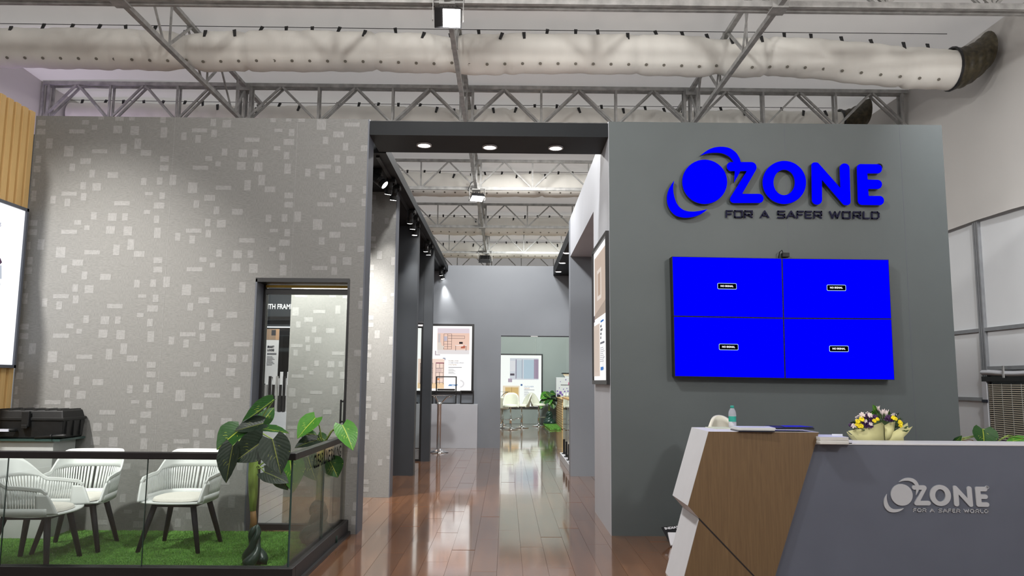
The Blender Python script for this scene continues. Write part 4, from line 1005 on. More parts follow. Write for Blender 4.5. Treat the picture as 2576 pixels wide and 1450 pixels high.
for a, b in ((YK + 0.045, ysm), (ysm, YF - 0.004)):
    o = obj('glass_pane', MB().box(XK - 0.051, XK - 0.039, a + 0.003, b - 0.003, KH, zr0), 'glass_side', t)
    obj('pane_edge', MB().box(XK - 0.052, XK - 0.038, a + 0.0005, a + 0.0035, KH, zr0), 'glass_edge', o)
p0 = onX(790, 1156, XK - 0.035); p1 = onX(858, 1146, XK - 0.035)
zc = (p0.z + p1.z) / 2
me = text_mesh('CLEAR LINE RAILING', 1.0, 0, 0.0); xsz = [v.co.x for v in me.vertices]; ln = max(xsz) - min(xsz)
szz = 0.15
text_on('lettering', 'CLEAR LINE RAILING', szz, (XK - 0.036, (p0.y + p1.y) / 2, onX(822, 1152, XK - 0.035).z), (0, 1, 0), (0, 0, 1), 'ink', t, offset=0.002, sx=(p1.y - p0.y) / (ln * szz))
# grass
gz = 0.02
gr = struct('floor_turf', MB().box(XKL, XK - 0.09, YK + 0.09, YF, 0.0, gz), 'turf')
def grass(name, x0, x1, y0, y1, n, h, parent, seed, z=gz):
    rnd = random.Random(seed); b = MB(); vs = []; fs = []
    for i in range(n):
        x = rnd.uniform(x0, x1); y = rnd.uniform(y0, y1); a = rnd.uniform(0, 6.28); hh = h * rnd.uniform(0.5, 1.1); w_ = 0.0026
        lx, ly = math.cos(a), math.sin(a); ox, oy = rnd.gauss(0, h * .5), rnd.gauss(0, h * .5)
        k = len(vs); vs += [(x - lx * w_, y - ly * w_, z), (x + lx * w_, y + ly * w_, z), (x + ox, y + oy, z + hh)]; fs.append((k, k + 1, k + 2))
    b.v = vs; b.f = fs
    o = obj(name, b, 'grass', parent, fixn=False); o['kind'] = 'stuff'; return o
grass('grass_blades', XL - 0.6, XK - 0.1, YK + 0.1, YF - 0.005, 130000, 0.013, gr, 1)

# ------------------------------------------------------------------ armchairs
def chair_proto(name, label):
    t = thing(name, label, 'chair', (0, 0, 0), group='white slatted armchairs on the grass')
    SZ = 0.455
    HWI, DBK, ARM = 0.245, 0.20, 0.26       # half width, depth of back curve, arm length
    back_len = math.pi / 2 * (HWI + DBK) / 2 * 2; total = back_len + 2 * ARM
    def plan(s, z):
        """s -1..1 around the bucket, front = -y"""
        tt = (z - SZ) / 0.40; l = s * total / 2; k = 1 + 0.20 * tt
        if abs(l) <= back_len / 2:
            a = l / (back_len / 2) * math.pi / 2
            sg_ = lambda v, e: math.copysign(abs(v) ** e, v)
            x, y = HWI * sg_(math.sin(a), 0.8), DBK * sg_(math.cos(a), 0.8)
            fr = abs(a) / (math.pi / 2)
        else:
            x = math.copysign(HWI, l); y = -(abs(l) - back_len / 2); fr = 1
        y = y + tt * 0.11 * (1 - sstep(0.3, 1.0, fr))
        return Vector((x * k, y, z))
    def top(s):
        a = abs(s); return SZ + 0.40 - 0.185 * sstep(0.26, 0.58, a) - 0.02 * sstep(0.6, 1.0, a) - 0.03 * sstep(0.93, 1.0, a)
    def stop(s): return min(top(s) - 0.03, SZ + 0.235 - 0.05 * sstep(0.3, 0.9, abs(s)))
    zb_ = SZ + 0.035
    b = MB()                      # upper band of the backrest and the arms
    b.grid(lambda u, v: plan(-1 + 2 * u, stop(-1 + 2 * u) + (top(-1 + 2 * u) - stop(-1 + 2 * u)) * v), 72, 5)
    obj('backrest', b, 'white_plastic', t, True, world=False, solid=0.014)
    for s0 in (-1, 1):            # solid fronts of the arms
        b = MB().grid(lambda u, v: plan(s0 * (0.87 + 0.13 * u), SZ - 0.012 + (stop(s0) + 0.01 - SZ + 0.012) * v) + Vector((0, -0.075 * (1 - v) ** 0.8 * u, 0)), 6, 10)
        obj('arm_front', b, 'white_plastic', t, True, world=False, solid=0.014)
    N = 58
    for i in range(N):
        s = -0.87 + 1.74 * i / (N - 1); hw = 0.0088
        b = MB().grid(lambda u, v: plan(s + (u - 0.5) * hw * 2, zb_ - 0.01 + (stop(s) + 0.008 - zb_ + 0.01) * v), 1, 3)
        obj('slat', b, 'white_plastic', t, True, world=False, solid=0.011)
    # seat pan with the low rim
    def seat(u, v):
        s = -1 + 2 * u; p = plan(s, SZ); f = Vector((0, -0.04, SZ - 0.025)); q = f + (p - f) * v
        if v > 0.75: q = f + (plan(s, SZ + (zb_ - SZ) * (v - 0.75) / 0.25) - f) * 1.0; q.z = SZ - 0.02 + (zb_ - SZ + 0.02) * (v - 0.75) / 0.25
        else: q = f + (plan(s, SZ) - f) * (v / 0.75); q.z = SZ - 0.025 + 0.005 * v
        return q
    obj('seat_shell', MB().grid(seat, 48, 8), 'white_plastic', t, True, world=False, solid=0.014)
    def lip(u, v):   # front edge of the seat
        x = (-1 + 2 * u) * HWI; return Vector((x, -ARM - 0.055 * (1 - (2 * u - 1) ** 2) - 0.02 + 0.06 * (1 - v), SZ - 0.02 + 0.008 * math.sin(math.pi * v) - 0.012 * v))
    def pan(u, v):
        x = (-1 + 2 * u) * HWI * 1.0; yf_ = -ARM - 0.03 - 0.055 * (1 - (2 * u - 1) ** 2); return Vector((x, yf_ + (0.05 - yf_) * v, SZ - 0.02 - 0.01 * math.sin(math.pi * v)))
    obj('seat_front', MB().grid(pan, 16, 6), 'white_plastic', t, True, world=False, solid=0.016)
    def pad(u, v):
        a = 2 * math.pi * u; r = math.sin(math.pi * v / 2 * 1.0)
        return Vector((0.205 * r * math.copysign(abs(math.cos(a)) ** 0.75, math.cos(a)), -0.085 + 0.215 * r * math.copysign(abs(math.sin(a)) ** 0.75, math.sin(a)), SZ - 0.012 + 0.034 * (1 - v ** 6)))
    obj('seat_pad', MB().grid(pad, 36, 10), 'pad', t, True, world=False)
    for sx_, sy_ in ((-1, -1), (1, -1), (1, 1), (-1, 1)):
        a = Vector((sx_ * 0.155, sy_ * 0.15 - 0.07, SZ - 0.035)); e = Vector((sx_ * 0.245, sy_ * 0.225 - 0.06, 0.0))
        b = MB().tube([a, a + (e - a) * 0.3, e], [0.025, 0.024, 0.018], 8); obj('leg', b, 'chair_leg', t, True, world=False)
    f = MB()
    for a, e in (((-1, -1), (1, -1)), ((1, -1), (1, 1)), ((1, 1), (-1, 1)), ((-1, 1), (-1, -1))):
        f.bar((a[0] * 0.157, a[1] * 0.15 - 0.07, SZ - 0.048), (e[0] * 0.157, e[1] * 0.15 - 0.07, SZ - 0.048), 0.03, 0.035)
    obj('leg_frame', f, 'chair_leg', t, world=False)
    return t
ch = chair_proto('armchair', 'white slatted armchair facing forward, beside the leafy plant')
def place(o, px, py, rz, sc, label):
    p = onZ(px, py, gz); o.location = (p.x, p.y, gz); o.rotation_euler = (0, 0, rz); o.scale = (sc, sc, 0.965); o['label'] = label
c2 = copy_tree(ch); c3 = copy_tree(ch)
place(ch, 462, 1374, math.radians(-2), 1.07, 'white slatted armchair facing forward, beside the leafy plant')
place(c2, 198, 1375, math.radians(9), 1.07, 'white slatted armchair at the back of the grass, below the black case')
place(c3, 88, 1419, math.radians(93), 1.07, 'white slatted armchair turned sideways at the left edge of the picture'); c3.location = (-3.83, 6.40, gz)

# ------------------------------------------------------------------ podium and hard case at far left
zt = onY(60, 1104, 7.4).z
x1 = onY(134, 1120, 7.38).x
t = thing('podium', 'frosted glass podium under the black hard case', 'podium', (x1 - 0.2, 7.5, gz))
frost = mat('frosted_panel', srgb(170, 174, 174), 0.25, var=0.04)
obj('body', MB().box(XL + 0.06, x1, 7.38, 7.76, gz, zt - 0.02), frost, t, bevel=0.004)
obj('glass_top', MB().box(XL + 0.06, x1 + 0.08, 7.34, 7.78, zt - 0.02, zt), 'glass_edge', t)
CY0 = 7.37; xa, xb_ = XL + 0.075, onY(158, 1070, CY0).x; z0, z1 = zt + 0.001, onY(80, 1032, 7.4).z
t = thing('hard_case', 'black rugged plastic hard case lying on the podium', 'case', ((xa + xb_) / 2, 7.55, z0))
zm = z0 + (z1 - z0) * 0.68
def tub(z0, z1, tap, g=0.0): return MB().hexa([(xa - g + tap, 7.37 - g + tap, z0), (xb_ + g - tap, 7.37 - g + tap, z0), (xb_ + g - tap, 7.76 + g - tap, z0), (xa - g + tap, 7.76 + g - tap, z0), (xa - g, 7.37 - g, z1), (xb_ + g, 7.37 - g, z1), (xb_ + g, 7.76 + g, z1), (xa - g, 7.76 + g, z1)])
obj('base', tub(z0, zm, 0.012), 'rubber', t, bevel=0.014)
b = MB().hexa([(xa, 7.37, zm), (xb_, 7.37, zm), (xb_, 7.76, zm), (xa, 7.76, zm), (xa + 0.02, 7.39, z1), (xb_ - 0.02, 7.39, z1), (xb_ - 0.02, 7.74, z1), (xa + 0.02, 7.74, z1)])
obj('lid', b, 'rubber', t, bevel=0.014)
obj('rim', MB().box(xa - 0.008, xb_ + 0.008, 7.362, 7.768, zm - 0.012, zm + 0.014), 'rubber', t, bevel=0.004)
for k in range(6):
    x = xa + 0.06 + k * (xb_ - xa - 0.12) / 5; obj('rib', MB().box(x - 0.02, x + 0.02, 7.39, 7.74, z1 - 0.002, z1 + 0.008), 'rubber', t, bevel=0.003)
lx = onY(68, 1060, CY0).x
for x in (lx,):
    la = obj('latch', MB().box(x - 0.035, x + 0.035, 7.335, 7.37, zm - 0.07, zm + 0.075), 'rubber', t, bevel=0.006)
    obj('latch_lip', MB().box(x - 0.028, x + 0.028, 7.325, 7.34, zm - 0.085, zm - 0.05), 'rubber', la, bevel=0.004)
hx0, hx1 = onY(0, 1070, CY0).x - 0.1, onY(36, 1075, CY0).x
obj('handle', MB().tube([(hx0 - 0.05, 7.36, zm - 0.1), (hx0, 7.32, zm - 0.1), (hx1 - 0.02, 7.32, zm - 0.1), (hx1 + 0.03, 7.36, zm - 0.1)], 0.016, 8), 'rubber', t, True)
obj('grip_label', MB().box(hx1 - 0.12, hx1 - 0.01, 7.30, 7.32, zm - 0.112, zm - 0.088), 'print_grey', t)
for k in range(3): obj('corner_rib', MB().box(xb_ - 0.015, xb_ + 0.006, 7.43 + k * 0.12, 7.47 + k * 0.12, z0 + 0.02, zm - 0.02), 'rubber', t)
bx1 = onY(158, 1093, 7.3).x
t = thing('flat_bar', 'black padded bar lying beside the hard case on the podium', 'bar', (bx1 - 0.1, 7.32, zt))
obj('bar_body', MB().tube([(bx1 - 0.28, 7.34, zt + 0.014), (bx1 - 0.02, 7.355, zt + 0.030), (bx1, 7.355, zt + 0.034)], [0.012, 0.02, 0.012], 8), 'rubber', t, True)
obj('bar_tip', MB().tube([(bx1 - 0.13, 7.335, zt + 0.026), (bx1 - 0.12, 7.335, zt + 0.027)], 0.023, 8), 'rubber', t, True)

# ------------------------------------------------------------------ big-leaved plants
def leaf_mb(base, tip, nrm, width, cup=0.12, droop=0.15, heart=0.16):
    base = Vector(base); tip = Vector(tip); L = (tip - base).length; d = (tip - base).normalized(); n = Vector(nrm)
    r = d.cross(n).normalized(); n = r.cross(d).normalized(); b = MB(); nu, nv = 10, 12; uv = []
    for j in range(nv + 1):
        v = j / nv
        wv = math.sin(math.pi * min(1, v * 0.93 + 0.07) ** 0.72) ** 0.85 * (1 - 0.12 * v)
        if v > 0.93: wv *= (1 - (v - 0.93) / 0.07) ** 0.8
        for i in range(nu + 1):
            u = -1 + 2 * i / nu
            back = heart * max(0, 1 - v * 3.2) * abs(u) ** 1.2 * L
            p = base + d * (v * L - back) + r * (u * wv * width / 2) + n * (cup * abs(u) * wv * width - droop * L * v * v + 0.012 * width * math.sin(v * 26 - abs(u) * 9) * abs(u))
            b.v.append(tuple(p)); uv.append((i / nu, v))
    for j in range(nv):
        for i in range(nu):
            a = j * (nu + 1) + i; b.f.append((a, a + 1, a + nu + 2, a + nu + 1))
    b.uv = uv; return b
def plant(name, label, base, stem_pts, stem_r, leaves, group, pot=True, brown=None):
    t = thing(name, label, 'plant', base, group=group)
    obj('stem', MB().tube(stem_pts, stem_r, 10), 'stem_green', t, True)
    if brown: obj('lower_stem', MB().tube(brown[0], brown[1], 10), 'stem_brown', t, True)
    top = Vector(stem_pts[-1])
    for lf in leaves:
        bs, tp, nr, wd_, m, at = lf[:6]
        kw = lf[6] if len(lf) > 6 else {}
        o = obj('leaf', leaf_mb(bs, tp, nr, wd_ * 1.15, **kw), m, t, True)
        a = Vector(at) if at is not None else top; bs = Vector(bs); mid = (a + bs) / 2 + Vector((0, 0, 0.05))
        obj('petiole', MB().tube([a, mid, bs], [0.008, 0.006, 0.004], 6), 'stem_green', t, True)
    return t
def twisted(root, c, r0, h, n=4, turns=1.1):
    for k in range(n):
        pts = []; rd = []
        for i in range(15):
            f = i / 14; a = 2 * math.pi * (k / n + turns * f)
            rr = r0 * (0.62 * (1 - sstep(0.0, 0.55, f)) + 0.24 + 0.14 * math.sin(math.pi * sstep(0.45, 1.0, f)) - 0.18 * sstep(0.85, 1.0, f))
            wob = 1 + 0.2 * math.sin(k * 2.1 + f * 7)
            pts.append((c[0] + rr * math.cos(a) * wob, c[1] + rr * math.sin(a), c[2] + h * f)); rd.append(r0 * (0.62 - 0.2 * sstep(0, .5, f) + 0.08 * math.sin(k + 5 * f)) * (1 - 0.4 * sstep(0.9, 1, f)))
        obj('twisted_root', MB().tube(pts, rd, 10), 'pot_green', root, True)
PY = onZ(637, 1424, gz).y; pb = onZ(637, 1424, gz); pb.z = gz
g = lambda px, py, dy=0.0: onY(px, py, PY + dy)
A1 = g(634, 1185); A0 = g(637, 1110)
def C(*n): return Vector(n)
cam_n = (0, -1, 0.15)
LV = [ # base, tip, normal, width, material, attach, shape
 (g(690, 1006, .05), g(609, 1068, -.05), (0.3, -0.5, 0.8), 0.10, 'leaf_mid', A0, dict(cup=.5, droop=-.05, heart=.05)),
 (g(662, 1066, -.02), g(590, 1083, -.12), (0.15, -0.75, 0.7), 0.15, 'leaf_dark', A0, dict(cup=.15, droop=.05)),
 (g(604, 1082, -.06), g(543, 1126, -.18), (-0.25, -0.95, 0.3), 0.225, 'leaf_mid', A0, {}),
 (g(655, 1079, 0), g(727, 1084, -.05), (0.1, -0.35, 0.95), 0.13, 'leaf_mid', A0, dict(cup=.1, droop=.1)),
 (g(634, 1108, -.06), g(574, 1112, -.14), (0, -0.4, 0.9), 0.14, 'leaf_light', A0, dict(cup=.1, droop=.1)),
 (g(586, 1122, -.72), g(566, 1216, -.77), (-0.3, -0.95, 0.1), 0.165, 'leaf_dark', A0, dict(cup=.2, droop=.05)),
 (g(662, 1110, -.72), g(588, 1162, -.79), (0.05, -0.98, 0.15), 0.20, 'leaf_dark', A0, dict(cup=.15, droop=.08)),
 (g(686, 1106, -.72), g(706, 1194, -.78), (0.2, -0.97, 0.1), 0.205, 'leaf_dark', A0, dict(cup=.14, droop=.05)),
 (g(665, 1188, -.05), g(726, 1212, -.1), (0.2, -0.7, 0.6), 0.16, 'leaf_dark', A1, dict(cup=.1, droop=.1)),
 (g(728, 1150, .05), g(742, 1238, -.02), (0.6, -0.7, 0.3), 0.20, 'leaf_light', A1, {}),
 (g(700, 1195, .0), g(725, 1232, -.02), (0.3, -0.8, 0.4), 0.14, 'leaf_mid', A1, {}),
 (g(600, 1118, -.02), g(604, 1134, -.1), (0, -0.8, 0.5), 0.08, 'leaf_light', A0, {}),
 (g(655, 1070, .08), g(690, 1020, .22), (0.3, -0.6, 0.7), 0.12, 'leaf_mid', A0, {}),
]
p1 = plant('rubber_plant', 'tall dark-leaved artificial plant with twisted root in front of the glass door', pb,
      [g(636, 1286), g(637, 1240), g(637, 1190), g(638, 1150), A0], [0.024, 0.036, 0.040, 0.034, 0.018], LV, 'leafy artificial plants',
      brown=([g(637, 1335), g(638, 1310), g(636, 1280)], [0.030, 0.026, 0.022]))
twisted(p1, (pb.x, pb.y, gz + 0.02), 0.074, onY(637, 1322, PY).z - gz - 0.02, 3, 0.75)
# second plant by the end of the railing
P2 = onZ(796, 1362, gz); PY2 = P2.y - 0.12
g2 = lambda px, py, dy=0.0: onY(px, py, PY2 + dy)
B0 = g2(812, 1122); B1 = g2(806, 1180)
LV2 = [
 (g2(794, 1052, -.02), g2(745, 1098, -.15), (-0.3, -0.85, 0.4), 0.19, 'leaf_light', B0, {}),
 (g2(797, 1108, -.02), g2(742, 1122, -.16), (-0.1, -0.7, 0.7), 0.15, 'leaf_dark', B0, dict(cup=.12, droop=.12)),
 (g2(770, 1092, .1), g2(795, 1118, .05), (0.1, -0.6, 0.7), 0.13, 'leaf_mid', B0, {}),
 (g2(800, 1095, .1), g2(825, 1112, .05), (0.3, -0.5, 0.7), 0.10, 'leaf_mid', B0, {}),
 (onY(862, 1070, PY2 - .15), onY(889, 1127, PY2 - .3), (0.35, -0.85, 0.35), 0.185, 'leaf_light', B0, {}),
 (onY(852, 1078, PY2 - .1), onY(862, 1066, PY2 + .05), (0.3, -0.5, 0.8), 0.1, 'leaf_light', B0, {}),
 (g2(775, 1150, -.1), g2(790, 1208, -.2), (-0.3, -0.9, 0.3), 0.2, 'leaf_mid', B1, {}),
 (g2(830, 1160, 0.0), g2(850, 1200, -.05), (0.3, -0.9, 0.3), 0.19, 'leaf_mid', B1, {}),
 (g2(790, 1165, .05), g2(760, 1190, .0), (-0.3, -0.7, 0.5), 0.18, 'leaf_dark', B1, {}),
]
pb2 = Vector((B1.x, PY2, gz))
p2 = plant('rubber_plant', 'light green artificial plant reaching over the handrail end by the wall', pb2,
      [(pb2.x, PY2, onY(800, 1275, PY2).z), B1, B0], [0.032, 0.032, 0.018], LV2, 'leafy artificial plants', brown=([(pb2.x, PY2, 0.3), (pb2.x, PY2, onY(800, 1275, PY2).z + 0.02)], [0.036, 0.032]))
twisted(p2, (pb2.x, PY2, gz + 0.02), 0.12, 0.36, 3)
# ------------------------------------------------------------------ reception desk
yb_d = onZ(1673, 1441).y; YD = yb_d / 1.09; DD = yb_d - YD
d = lambda px, py: onY(px, py, YD)
t = thing('reception_counter', 'angular oak-faced counter block with white sides at the end of the grey desk', 'counter', (d(1850, 1300).x, YD, 0))
bk = Vector((0, DD, 0))
def ext(a, b, z):  # point on line a-b at height z
    f = (z - a.z) / (b.z - a.z); return a + (b - a) * f
A, Bp_, Cp, Dp = d(1782, 1086), d(1730, 1273), d(1757, 1304), d(1720, 1450)
E_, F_ = d(2060, 1088), d(1950, 1450)
A.z = E_.z = (A.z + E_.z) / 2
sr = ext(E_, F_, 0.0); dl = ext(Cp, Dp, 0.0); dl.x = Cp.x + (dl.x - Cp.x); seam = ext(Cp, d(1890, 1450), 0.0)
if seam.x > sr.x - 0.05:
    seam = Vector((sr.x - 0.02, YD, 0.0))
wf = 0.018
up = [A, Bp_, Cp, seam, sr, E_]
obj('upper_body', MB().prism(up, [p + bk for p in up]), 'white', t)
lo = [Cp + Vector((0.002, 0, -0.004)), dl, seam + Vector((-0.004, 0, 0))]
obj('lower_body', MB().prism(lo, [p + bk for p in lo]), 'white', t)
fr = Vector((0, -0.004, 0))
def veneer(ps, e=0.0):
    cen = sum(ps, Vector()) / len(ps); q = [p + (cen - p).normalized() * e for p in ps]
    return MB().prism([p + fr for p in q], [p + fr * 0.05 for p in q])
obj('wood_front', veneer(up, 0.002), 'oak', t)
obj('wood_front', veneer(lo, 0.006), 'oak', t)
gbar = MB().bar(Cp + fr * 1.1 + Vector((0.001, 0, -0.002)), seam + fr * 1.1, 0.003, 0.010, (1, 0, 1)); obj('seam_shadow_strip', gbar, 'print_black', t)  # black strip stands in for the shadow line along the seam
ZW = A.z
# grey desk
YG = YD + 0.03
gt0 = onY(2055, 1118, YG); gt1 = onY(2576, 1124, YG); ZG = (gt0.z + gt1.z) / 2
XG1 = 5.0
t = thing('reception_desk', 'slate grey reception desk with a silver logo and white ledge', 'desk', (3.4, YG, 0))
g0 = ext(E_, F_, ZG); g1 = ext(E_, F_, 0.0)
fp = [Vector((g0.x - 0.02, YG, ZG)), Vector((g1.x - 0.02, YG, 0)), Vector((XG1, YG, 0)), Vector((XG1, YG, ZG))]
obj('front_panel', MB().prism(fp, [p + Vector((0, 0.04, 0)) for p in fp]), 'desk_grey', t)
yl = onZ(2300, 1113, ZG).y
obj('ledge', MB().box(g0.x - 0.05, XG1, YG - 0.004, yl, ZG, ZG + 0.012), 'white', t, bevel=0.002)
obj('ledge_support', MB().box(g0.x - 0.02, XG1, yl - 0.03, yl, 0.75, ZG), 'white', t)
ZWK = 0.90
obj('worktop', MB().box(g0.x - 0.02, XG1, yl - 0.03, yl + 0.5, ZWK - 0.03, ZWK), 'white', t)
obj('work_support', MB().box(g0.x + 0.02, g0.x + 0.06, YG + 0.04, yl + 0.5, 0, ZWK - 0.03).box(XG1 - 0.05, XG1, YG + 0.04, yl + 0.5, 0, ZWK - 0.03), 'white', t)
# logo on the desk: same drawing, scaled
L0 = onY(2219, 1202, YG); L1 = onY(2484, 1202, YG); k_ = (L1.x - L0.x) / (2482 + 25)
def desk3(zx, zy): return Vector((L0.x + (zx + 25) * k_, YG, L0.z - (zy - 65) * k_ * 0.98))
lg = thing('desk_logo', 'raised silver OZONE logo fixed to the grey desk front', 'sign', desk3(1200, 900))
logo(lg, desk3, (0, -1, 0), 0.010, 'silver_logo', 'silver_logo', 'silver_logo', 0.0, 0.006, 'silver_logo')

# ------------------------------------------------------------------ things on the counter
def booklet(name, label, cat, z, poly, h, cover, parent_top, group=None, tilt=None):
    t = thing(name, label, cat, (poly[0][0], poly[0][1], z), group=group)
    P = [Vector((x, y, z)) for x, y in poly]; up_ = [p + Vector((0, 0, h)) for p in P]
    if tilt: up_ = [p + Vector((0, 0, tilt[i])) for i, p in enumerate(up_)]; 
    obj('page_block', MB().prism(up_, P), 'print_navy' if cover in ('print_black', 'print_blue', 'print_navy') else 'paper_edge', t)
    cv = [p + Vector((0, 0, 0.0016)) for p in up_]
    obj('cover', MB().prism(cv, up_), cover, t)
    return t
def rq(px, py, w, l, rot, z):
    c = onZ(px, py, z); co, si = math.cos(rot), math.sin(rot)
    return [(c.x + x * co - y * si, c.y + x * si + y * co) for x, y in ((0, 0), (w, 0), (w, l), (0, l))]
z = ZW
booklet('leaflet', 'pale green leaflet lying at the left end of the counter', 'leaflet', z, rq(1800, 1080, 0.17, 0.2, 0.15, z), 0.004, 'print_green', z)
st = onZ(1858, 1087, z)
for i, (dx, dy, cv, lb2) in enumerate(((0, 0.0, 'print_navy', 'lowest magazine of the stack in front of the bottle'), (0.02, 0.01, 'print_grey', 'middle magazine of the stack in front of the bottle'), (0.05, 0.02, 'print_grey', 'top pale magazine of the stack in front of the bottle'))):
    booklet('magazine', lb2, 'magazine', z + i * 0.0102, [(st.x + dx * 0.3 + x, st.y + dy + y) for x, y in ((0, 0), (0.265, -0.01), (0.285, 0.2), (0.0, 0.21))], 0.0085, cv, z, 'magazines on the counter')
st = onZ(1965, 1087, z); st2 = onZ(1936, 1080, z)
booklet('magazine', 'black magazine at the back of the right stack on the counter', 'magazine', z, [(st2.x, st2.y + 0.02), (st2.x + 0.27, st2.y + 0.0), (st2.x + 0.29, st2.y + 0.2), (st2.x + 0.02, st2.y + 0.2)], 0.016, 'print_black', z, 'magazines on the counter', )
booklet('magazine', 'black magazine under the blue one on the counter', 'magazine', z + 0.018, [(st.x - 0.03, st.y - 0.01), (st.x + 0.25, st.y + 0.0), (st.x + 0.24, st.y + 0.2), (st.x - 0.06, st.y + 0.2)], 0.010, 'print_black', z, 'magazines on the counter')
booklet('magazine', 'magazine with a bright blue cover on the right stack of the counter', 'magazine', z + 0.030, [(st.x + 0.03, st.y + 0.005), (st.x + 0.25, st.y + 0.02), (st.x + 0.22, st.y + 0.19), (st.x + 0.06, st.y + 0.19)], 0.006, 'print_blue', z, 'magazines on the counter')
# brochures on the grey ledge
st = onZ(2066, 1118, ZG + 0.012); rn = random.Random(4); zz = ZG + 0.012
for i in range(5):
    j = rn.uniform(-0.006, 0.006)
    booklet('brochure', ['bottom', 'second', 'third', 'fourth', 'top'][i] + ' brochure of the stack on the grey ledge', 'brochure', zz, [(st.x + j, st.y + 0.01), (st.x + 0.21 + j, st.y + 0.01 + j), (st.x + 0.21 + j, st.y + 0.29), (st.x + j, st.y + 0.29)], 0.007 + 0.0008 * i, 'print_grey' if i == 4 else 'paper', zz, 'brochures on the grey ledge'); zz += 0.0087 + 0.0008 * i
p = onZ(2128, 1117, ZG + 0.012)
t = thing('card_holder', 'small clear acrylic card holder beside the brochures', 'holder', (p.x, p.y + 0.05, ZG + 0.012))
acr = mat('milky_acrylic', srgb(206, 210, 224), 0.15)
obj('back_plate', MB().box(p.x - 0.05, p.x + 0.03, p.y + 0.12, p.y + 0.124, ZG + 0.012, ZG + 0.075), acr, t)
obj('base_plate', MB().box(p.x - 0.02, p.x + 0.05, p.y + 0.01, p.y + 0.12, ZG + 0.012, ZG + 0.018), acr, t)
obj('front_lip', MB().box(p.x - 0.02, p.x + 0.05, p.y + 0.01, p.y + 0.014, ZG + 0.012, ZG + 0.04), acr, t)
# water bottle
p = onZ(1843, 1077, z); bp_ = Vector((p.x, p.y, z))
t = thing('water_bottle', 'clear water bottle with teal cap and label on the counter', 'bottle', bp_)
bh = onY(1843, 1021, p.y).z - z; r = 0.031
obj('bottle_body', MB().lathe([(r * .9, 0), (r, 0.01), (r, bh * .26), (r * .95, bh * .28), (r * .95, bh * .52), (r, bh * .54), (r, bh * .64), (r * .9, bh * .74), (r * .55, bh * .86), (r * .42, bh * .9)], seg=20), 'pet', t, True, world=False)
obj('water', MB().lathe([(r * .86, 0.004), (r * .95, 0.012), (r * .95, bh * .24)], seg=20), 'pet', t, True, world=False)
obj('label_band', MB().lathe([(r * .97, bh * .28), (r * .97, bh * .52)], seg=20, capb=False, capt=False), 'teal', t, True, world=False)
obj('cap', MB().lathe([(r * .48, bh * .88), (r * .48, bh * .99), (r * .44, bh)], seg=18), 'teal', t, True, world=False)
# white chair behind the counter
p = onY(1800, 1046, YF - 0.75)
t = thing('shell_chair', 'white shell chair behind the reception counter', 'chair', (p.x + 0.05, p.y - 0.2, 0))
cz_ = p.z
def shell(u, v):
    a = -1.25 + 2.5 * u; h_ = 0.5 + (cz_ - 0.5) * v * (1 - 0.28 * abs(a / 1.25) ** 2.2 - 0.0)
    rr = 0.21 + 0.05 * v - 0.09 * max(0, v - 0.85) / 0.15 * 0.3
    return (p.x + 0.05 + rr * math.sin(a) * (1 - 0.45 * v ** 3), p.y - 0.2 + rr * math.cos(a) + 0.03 * v, h_)
obj('backrest', MB().grid(shell, 24, 14), 'cream', t, True, solid=0.03)
obj('seat', MB().lathe([(0.02, 0.46), (0.2, 0.46), (0.235, 0.49), (0.22, 0.53), (0.02, 0.545)], (p.x + 0.05, p.y - 0.2, 0), 28), 'cream', t, True)
obj('column', MB().lathe([(0.025, 0.02), (0.025, 0.46)], (p.x + 0.05, p.y - 0.2, 0), 14), 'chrome', t, True)
obj('base', MB().lathe([(0.21, 0), (0.2, 0.012), (0.05, 0.035), (0.03, 0.06)], (p.x + 0.05, p.y - 0.2, 0), 28), 'chrome', t, True)
# bouquet standing on the worktop behind the ledge
p = onY(2212, 1113, yl + 0.2); cb = Vector((p.x, yl + 0.2, ZWK))
t = thing('bouquet', 'flower bouquet in pale yellow wrapping paper on the reception desk', 'bouquet', cb)
zp = p.z; s_ = (yl + 0.2) / FPX
w_ = obj('vase', MB().lathe([(0.06, 0), (0.09, 0.03), (0.11, zp - ZWK - 0.02), (0.10, zp - ZWK + 0.02)], cb, 24), 'white', t, True)
def wrap(u, v):
    a = 2 * math.pi * u; k = 0.165 + 0.05 * v + 0.02 * math.sin(5 * a + 0.6) * v
    hgt = -0.03 + v * (0.095 + 0.03 * math.sin(3 * a + 3.6) + 0.03 * math.sin(7 * a + 1))
    return (cb.x + k * math.cos(a) * 1.05, cb.y + 0.03 + k * math.sin(a) * 0.55, zp + hgt)
obj('wrapping_paper', MB().grid(wrap, 60, 8), 'wrap', t, True, solid=0.003)
for pts, y0, cu in (([(2133,1085),(2146,1082),(2175,1078),(2200,1070),(2218,1063),(2226,1071),(2226,1113),(2190,1114),(2160,1112),(2147,1097)], 0.02, 0.05),
                    ([(2225,1071),(2236,1065),(2252,1061),(2249,1085),(2240,1100),(2227,1113)], 0.05, 0.02),
                    ([(2247,1087),(2265,1076),(2283,1064),(2285,1078),(2296,1073),(2284,1090),(2273,1101),(2274,1113),(2240,1114),(2228,1112),(2240,1099)], 0.035, 0.04)):
    xm_ = sum(p[0] for p in pts) / len(pts)
    q = [onY(a, b, yl + y0 + cu * abs(a - xm_) / 45 + 0.0012 * (1113 - b)) for a, b in pts]; c_ = sum(q, Vector()) / len(q) + Vector((0, -0.012, 0))
    m_ = MB(); m_.v = [tuple(p) for p in q] + [tuple(c_)]; n_ = len(q); m_.f = [(i, (i + 1) % n_, n_) for i in range(n_)]
    obj('wrapping_fold', m_, 'wrap', t, True, solid=0.003)
fz = lambda px, py, dy=0.0: onY(px, py, yl + 0.17 + dy)
